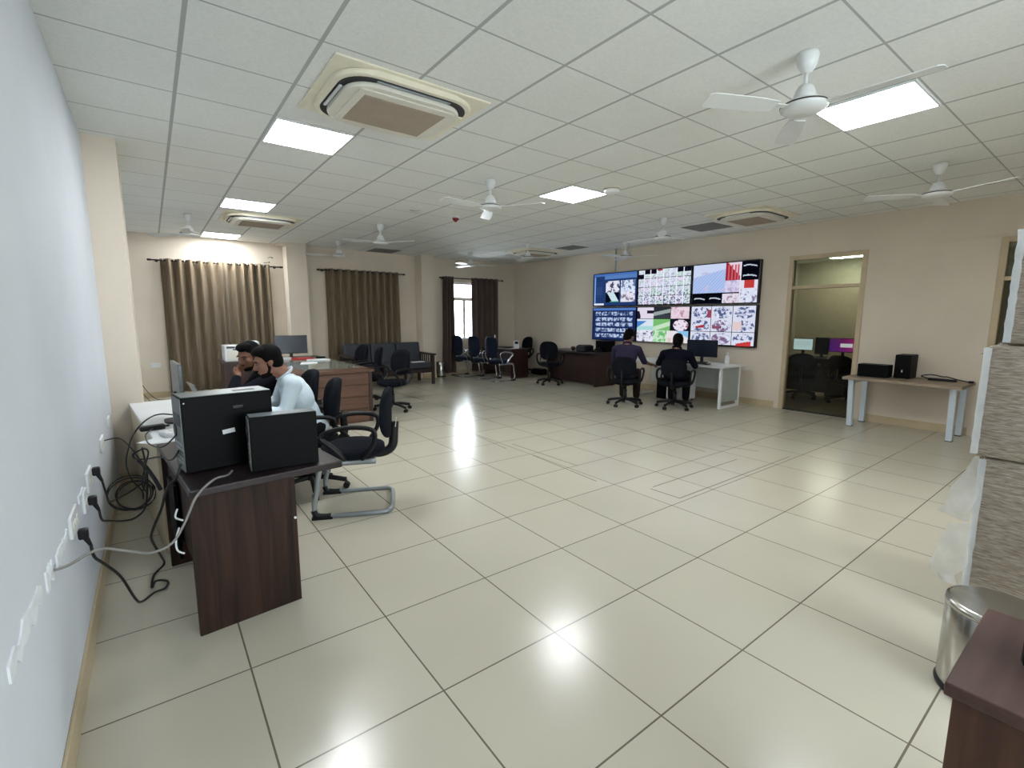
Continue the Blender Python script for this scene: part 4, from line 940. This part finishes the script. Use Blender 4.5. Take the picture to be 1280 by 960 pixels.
q = MB(); q.tube([(-.125, 3.62, .62), (-.09, 3.58, .58), (-.05, 3.5, .51), (-.03, 3.46, .46)], .011, 8); tag(q.build('cable_bundle', 'cable_black'), 'short thick black cable bundle against the cream desk side', 'cable bundle')
cable('reddish cable on the far floor by the column', [(-.2, 10.7, .27), (-.12, 10.68, .12), (.0, 10.55, .01), (.2, 10.4, .008)], .006, 'mahogany'); cable('thin cable crossing the far floor left of the curtain', [(-.25, 10.6, .2), (-.1, 10.3, .02), (.0, 9.8, .008), (.15, 9.4, .008)], .006, 'mahogany')

t = thing('wall_hook', 'small dark hook pair high on the far wall beside the first column', 'hook', (2.08, YF, 2.66))
q = MB(); q.cyl((0, 0, 0), (0, -.012, 0), .012).tube([(0, -.01, 0), (-.03, -.05, .01), (-.09, -.06, -.01)], .005, 6); q.build('upper_hook', 'rod_dark', t)
q = MB(); q.cyl((-.06, 0, -.09), (-.06, -.012, -.09), .012).tube([(-.06, -.01, -.09), (-.1, -.05, -.1), (-.17, -.06, -.11)], .005, 6); q.build('lower_hook', 'rod_dark', t)
# ---------------------------------------------------------------- people
def remeshed(mb, name, m, parent, voxel=.008, it=3):
    o = mb.build(name, m, parent, recalc=False)
    r = o.modifiers.new('skin', 'REMESH'); r.mode = 'VOXEL'; r.voxel_size = voxel; r.use_smooth_shade = True
    s = o.modifiers.new('soft', 'SMOOTH'); s.factor = .5; s.iterations = it
    return o
V = Vector
def hand(mb, wrist, direction, palm_n, side, curl=.5, s=1.0):
    """palm with five bent fingers; direction = towards the fingertips, palm_n = palm normal, side = +1/-1 thumb side"""
    d = V(direction).normalized(); n = V(palm_n).normalized(); n = (n - d * n.dot(d)).normalized(); x = d.cross(n) * side
    w = V(wrist); rot = Matrix((d, x, n)).transposed().to_euler()
    mb.ball(w + d * .045 * s, (.05 * s, .04 * s, .015 * s), rot=rot, u=14, v=10)
    mb.cap(w - d * .01, w + d * .03 * s, .024 * s, .026 * s, 10)
    for k, (off, ln) in enumerate(((.030, .072), (.010, .082), (-.010, .076), (-.029, .060))):
        b = w + d * .082 * s + x * off * s; a = 0.0; p = b
        for q, f in enumerate((.45, .32, .23)):
            a += curl * (.55 + .3 * q); v = d * math.cos(a) + n * math.sin(a); e = p + v * ln * f * s
            mb.cap(p, e, (.0095 - .0008 * q) * s, (.0088 - .0008 * q) * s, 8); p = e
    p = w + d * .02 * s + x * .03 * s; v = (d * .55 + x * .75 + n * .25).normalized(); e = p + v * .035 * s; mb.cap(p, e, .0125 * s, .011 * s, 8)
    v2 = (d * .85 + x * .25 + n * .4).normalized(); mb.cap(e, e + v2 * .03 * s, .0105 * s, .009 * s, 8)
def head_mtx(c, pitch, yaw, roll=0): return Matrix.Translation(c) @ Euler((roll, pitch, yaw), 'XYZ').to_matrix().to_4x4()
def person(label, loc, rz, J, top, trouser, beard=False, sleeve='long', hair_long=0.0, voxel=.008):
    t = thing('person', label, 'person', loc, rz)
    g = lambda k: V(J[k])
    hm = head_mtx(g('head'), *J['head_rot']); hq = hm.to_3x3()
    H = lambda x, y, z: hm @ V((x, y, z))
    def he(mb, c, r, e=(0, 0, 0), u=20, v=14): mb.ball(H(*c), r, rot=(hq @ Euler(e).to_matrix()).to_euler(), u=u, v=v)
    b = MB()
    he(b, (-.012, 0, .028), (.096, .076, .092)); he(b, (.022, 0, -.03), (.074, .062, .088)); he(b, (.036, 0, -.085), (.046, .046, .036)); he(b, (.062, 0, -.098), (.022, .024, .02))
    he(b, (.072, 0, .028), (.026, .054, .014)); b.cap(H(.09, 0, .012), H(.113, 0, -.03), .008, .0125, 10); b.ball(H(.102, .012, -.034), .009, u=8, v=6).ball(H(.102, -.012, -.034), .009, u=8, v=6)
    he(b, (.082, 0, -.062), (.016, .024, .007)); he(b, (.080, 0, -.073), (.015, .021, .007))
    for s in (-1, 1): he(b, (.058, s * .04, -.02), (.026, .022, .024)); he(b, (-.002, s * .078, -.008), (.020, .009, .032), (0, R(-12), 0))
    nk = g('neck'); b.cap(H(-.02, 0, -.05), nk, .054, .06, 16)
    sh = {s: g('shoulder_' + s) for s in 'lr'}; hip = {s: g('hip_' + s) for s in 'lr'}
    pel = (hip['l'] + hip['r']) / 2; ch = g('chest')
    up = (nk - pel).normalized(); sd = (sh['l'] - sh['r']).normalized(); fw = sd.cross(up).normalized(); sd2 = up.cross(fw)
    rot = Matrix((fw, sd2, up)).transposed().to_euler()
    def torso(mb, k):
        mb.ball(pel + up * .02, (.118 + k, .165 + k, .12 + k), rot=rot); mb.ball(pel.lerp(ch, .5), (.105 + k, .150 + k, .15 + k), rot=rot); mb.ball(ch, (.112 + k, .172 + k, .16 + k), rot=rot)
        mb.ball(ch + up * .09, (.095 + k, .165 + k, .085 + k), rot=rot)
        for s in 'lr':
            mb.cap(nk - up * .04, sh[s] + up * -.005, .055 + k, .058 + k, 14)
    def arm(mb, s, k, stop='hand'):
        e, w = g('elbow_' + s), g('wrist_' + s)
        mb.cap(sh[s], e, .053 + k, .040 + k, 14)
        if stop == 'short': return
        a = e.lerp(w, .35); mb.cap(e, a, .040 + k, .039 + k, 14); mb.cap(a, w if stop == 'hand' else e.lerp(w, .93), .039 + k, (.026 + k * 1.1), 14)
    def leg(mb, s, k, stop=False):
        kn, an = g('knee_' + s), g('ankle_' + s)
        mb.cap(hip[s], kn, .085 + k, .058 + k, 16); a = kn.lerp(an, .3); mb.cap(kn, a, .056 + k, .058 + k, 14); mb.cap(a, an if not stop else kn.lerp(an, .94), .058 + k, .038 + k * 1.6, 14)
    torso(b, -.008)
    for s in 'lr':
        arm(b, s, -.004); leg(b, s, -.006)
        hd = J.get('hand_' + s, ((1, 0, -.1), (0, 0, -1), .5)); hand(b, g('wrist_' + s), hd[0], hd[1], 1 if s == 'r' else -1, hd[2])
        an = g('ankle_' + s); f = V(J.get('foot_dir', (1, 0, 0))); b.cap(an + V((-.02, 0, -.04)), an + f * .14 + V((0, 0, -.055)), .034, .026, 12)
    remeshed(b, 'body', 'skin', t, voxel)
    c = MB(); torso(c, .012)
    for s in 'lr': arm(c, s, .011, 'short' if sleeve == 'short' else 'cuff')
    # untucked hem
    c.ball(pel - up * .03, (.132, .178, .10), rot=rot)
    sh_o = remeshed(c, 'shirt', top, t, .009)
    k = MB()  # collar
    k.tube([nk + up * .02 + fw * (.062 * math.cos(a)) + sd2 * (.062 * math.sin(a)) - up * .02 * math.cos(a) for a in [2 * PI * q / 16 for q in range(16)]], .02, 8, closed=True, flat=.45, sub=3); k.build('collar', top, sh_o)
    l = MB()
    for s in 'lr': leg(l, s, .014, True)
    l.ball(pel - up * .01, (.128, .172, .11), rot=rot); remeshed(l, 'trousers', trouser, t, .010)
    for s in 'lr':
        an = g('ankle_' + s); f = V(J.get('foot_dir', (1, 0, 0))); q = MB(); q.cap(an + V((-.03, 0, -.045)), an + f * .15 + V((0, 0, -.052)), .042, .034, 14); q.box(an + f * .06 + V((0, 0, -.076)), (.26, .08, .018), rz=math.atan2(f.y, f.x), bev=.006); q.build('shoe', 'shoe', t)
    h = MB(); he(h, (-.024, 0, .045), (.099, .083, .093)); he(h, (-.05, 0, -.01), (.068, .077, .075)); he(h, (.035, 0, .098), (.06, .068, .034), (0, R(14), 0)); he(h, (-.005, .066, .035), (.04, .02, .045)); he(h, (-.005, -.066, .035), (.04, .02, .045))
    if hair_long: he(h, (-.055, 0, -.05), (.05, .066, .05))
    remeshed(h, 'hair', 'hair', t, .005, 2)
    for s in (-1, 1):
        e = MB(); e.ball(H(.081, s * .031, .002), .0095, u=12, v=8); eo = e.build('eye', 'eye_white', t); p = MB(); p.ball(H(.0875, s * .031, .001), .005, u=10, v=6); p.build('iris', 'hair', eo)
        e = MB(); e.tube([H(.088, s * .014, .022), H(.094, s * .03, .027), H(.084, s * .05, .021)], .0042, 6); e.build('eyebrow', 'hair', t)
    if beard:
        q = MB(); he(q, (.036, 0, -.09), (.049, .050, .036)); he(q, (.062, 0, -.102), (.026, .028, .021)); [q.cap(H(*a), H(*b), .012, .013, 8) for s in (-1, 1) for a, b in (((.012, s * .064, -.0), (.014, s * .059, -.05)), ((.014, s * .059, -.05), (.035, s * .044, -.09)))]; he(q, (.094, 0, -.051), (.011, .024, .0065))
        remeshed(q, 'beard', 'beard', t, .005, 2)
    return t
def seated(**k):
    J = dict(head=(.06, 0, 1.14), head_rot=(0, 0, 0), neck=(.0, 0, .99), chest=(-.04, 0, .80), shoulder_l=(-.02, .185, .93), shoulder_r=(-.02, -.185, .93),
             hip_l=(-.07, .09, .56), hip_r=(-.07, -.09, .56), knee_l=(.38, .12, .53), knee_r=(.38, -.12, .53), ankle_l=(.36, .12, .10), ankle_r=(.36, -.12, .10),
             elbow_l=(.12, .24, .72), elbow_r=(.12, -.24, .72), wrist_l=(.36, .18, .78), wrist_r=(.36, -.18, .78))
    J.update(k); return J
# man in the pale shirt: faces the left wall, leaning and looking down
person('seated bearded man in a pale blue-white shirt, leaning forward behind the black tower', (.96, 4.2, 0), R(176),
       seated(head=(.235, 0, 1.135), head_rot=(R(16), R(6), 0), neck=(.105, 0, 1.01), chest=(.03, 0, .83), shoulder_l=(.085, .18, .955), shoulder_r=(.085, -.18, .955),
              elbow_l=(.16, .235, .74), elbow_r=(.16, -.23, .76), wrist_l=(.42, .14, .775), wrist_r=(.42, -.14, .775), hand_l=((1, -.2, -.05), (0, 0, -1), .35), hand_r=((1, .2, -.05), (0, 0, -1), .35)),
       'shirt_pale', 'trousers', beard=True, hair_long=0)
# man in the dark shirt: chin on his hand
person('seated bearded man in a dark shirt resting his chin on his hand', (.95, 4.92, 0), R(190),
       seated(head=(.27, .02, 1.135), head_rot=(R(14), R(28), 0), neck=(.15, 0, 1.01), chest=(.05, 0, .83), shoulder_l=(.13, .18, .945), shoulder_r=(.11, -.18, .945),
              elbow_l=(.50, .20, .80), wrist_l=(.40, .09, .96), hand_l=((-.25, -.4, .45), (-.5, .2, .5), .9), elbow_r=(.25, -.22, .78), wrist_r=(.36, -.04, .80), hand_r=((.9, .5, -.05), (0, 0, -1), .35)),
       'shirt_dark', 'trousers', beard=True)
# pair before the video wall, seen from behind
person('man in a purple-grey shirt seen from behind, leaning right on his swivel chair', (6.44, 5.31, 0), R(28),
       seated(head=(.10, -.01, 1.165), head_rot=(R(28), R(-22), R(6)), neck=(.02, -.0, 1.03), chest=(-.03, 0, .84), shoulder_l=(.0, .19, .955), shoulder_r=(.02, -.185, .955), elbow_r=(.16, -.27, .74), wrist_r=(.34, -.36, .68),
              hand_r=((.8, -.5, -.1), (0, 0, -1), .5), elbow_l=(.14, .25, .74), wrist_l=(.36, .12, .70)), 'shirt_purple', 'trousers_brown', hair_long=1, sleeve='short')
person('man in a dark navy shirt seen from behind at the white desk', (6.90, 4.65, 0), R(24),
       seated(head=(.06, 0, 1.10), head_rot=(R(10), R(4), 0), neck=(.0, 0, .975), chest=(-.04, 0, .80), shoulder_l=(-.02, .20, .895), shoulder_r=(-.02, -.20, .895), elbow_l=(.12, .31, .72), wrist_l=(.36, .22, .74), elbow_r=(.12, -.28, .70), wrist_r=(.36, -.2, .74)), 'shirt_navy', 'trousers', hair_long=1)

# ---------------------------------------------------------------- light
w = bpy.data.worlds.new('daylight'); scene.world = w; w.use_nodes = True
bg = w.node_tree.nodes['Background']; bg.inputs[0].default_value = (0.86, 0.93, 1.0, 1); bg.inputs[1].default_value = 8.0
def portal(loc, rot, sx, sy):
    l = bpy.data.lights.new('window_portal', 'AREA'); l.shape = 'RECTANGLE'; l.size = sx; l.size_y = sy; l.cycles.is_portal = True
    o = bpy.data.objects.new('window_portal', l); COL.objects.link(o); o.location = loc; o.rotation_euler = rot
portal((6.72, YF + .3, 1.63), (-PI / 2, 0, 0), 1.5, 1.6); portal((1.75, YB - .3, 1.65), (PI / 2, 0, 0), 2.6, 1.6)
scene.view_settings.view_transform = 'Standard'; scene.view_settings.look = 'None'; scene.view_settings.exposure = 1.3; scene.view_settings.gamma = 1; scene.view_settings.use_curve_mapping = False
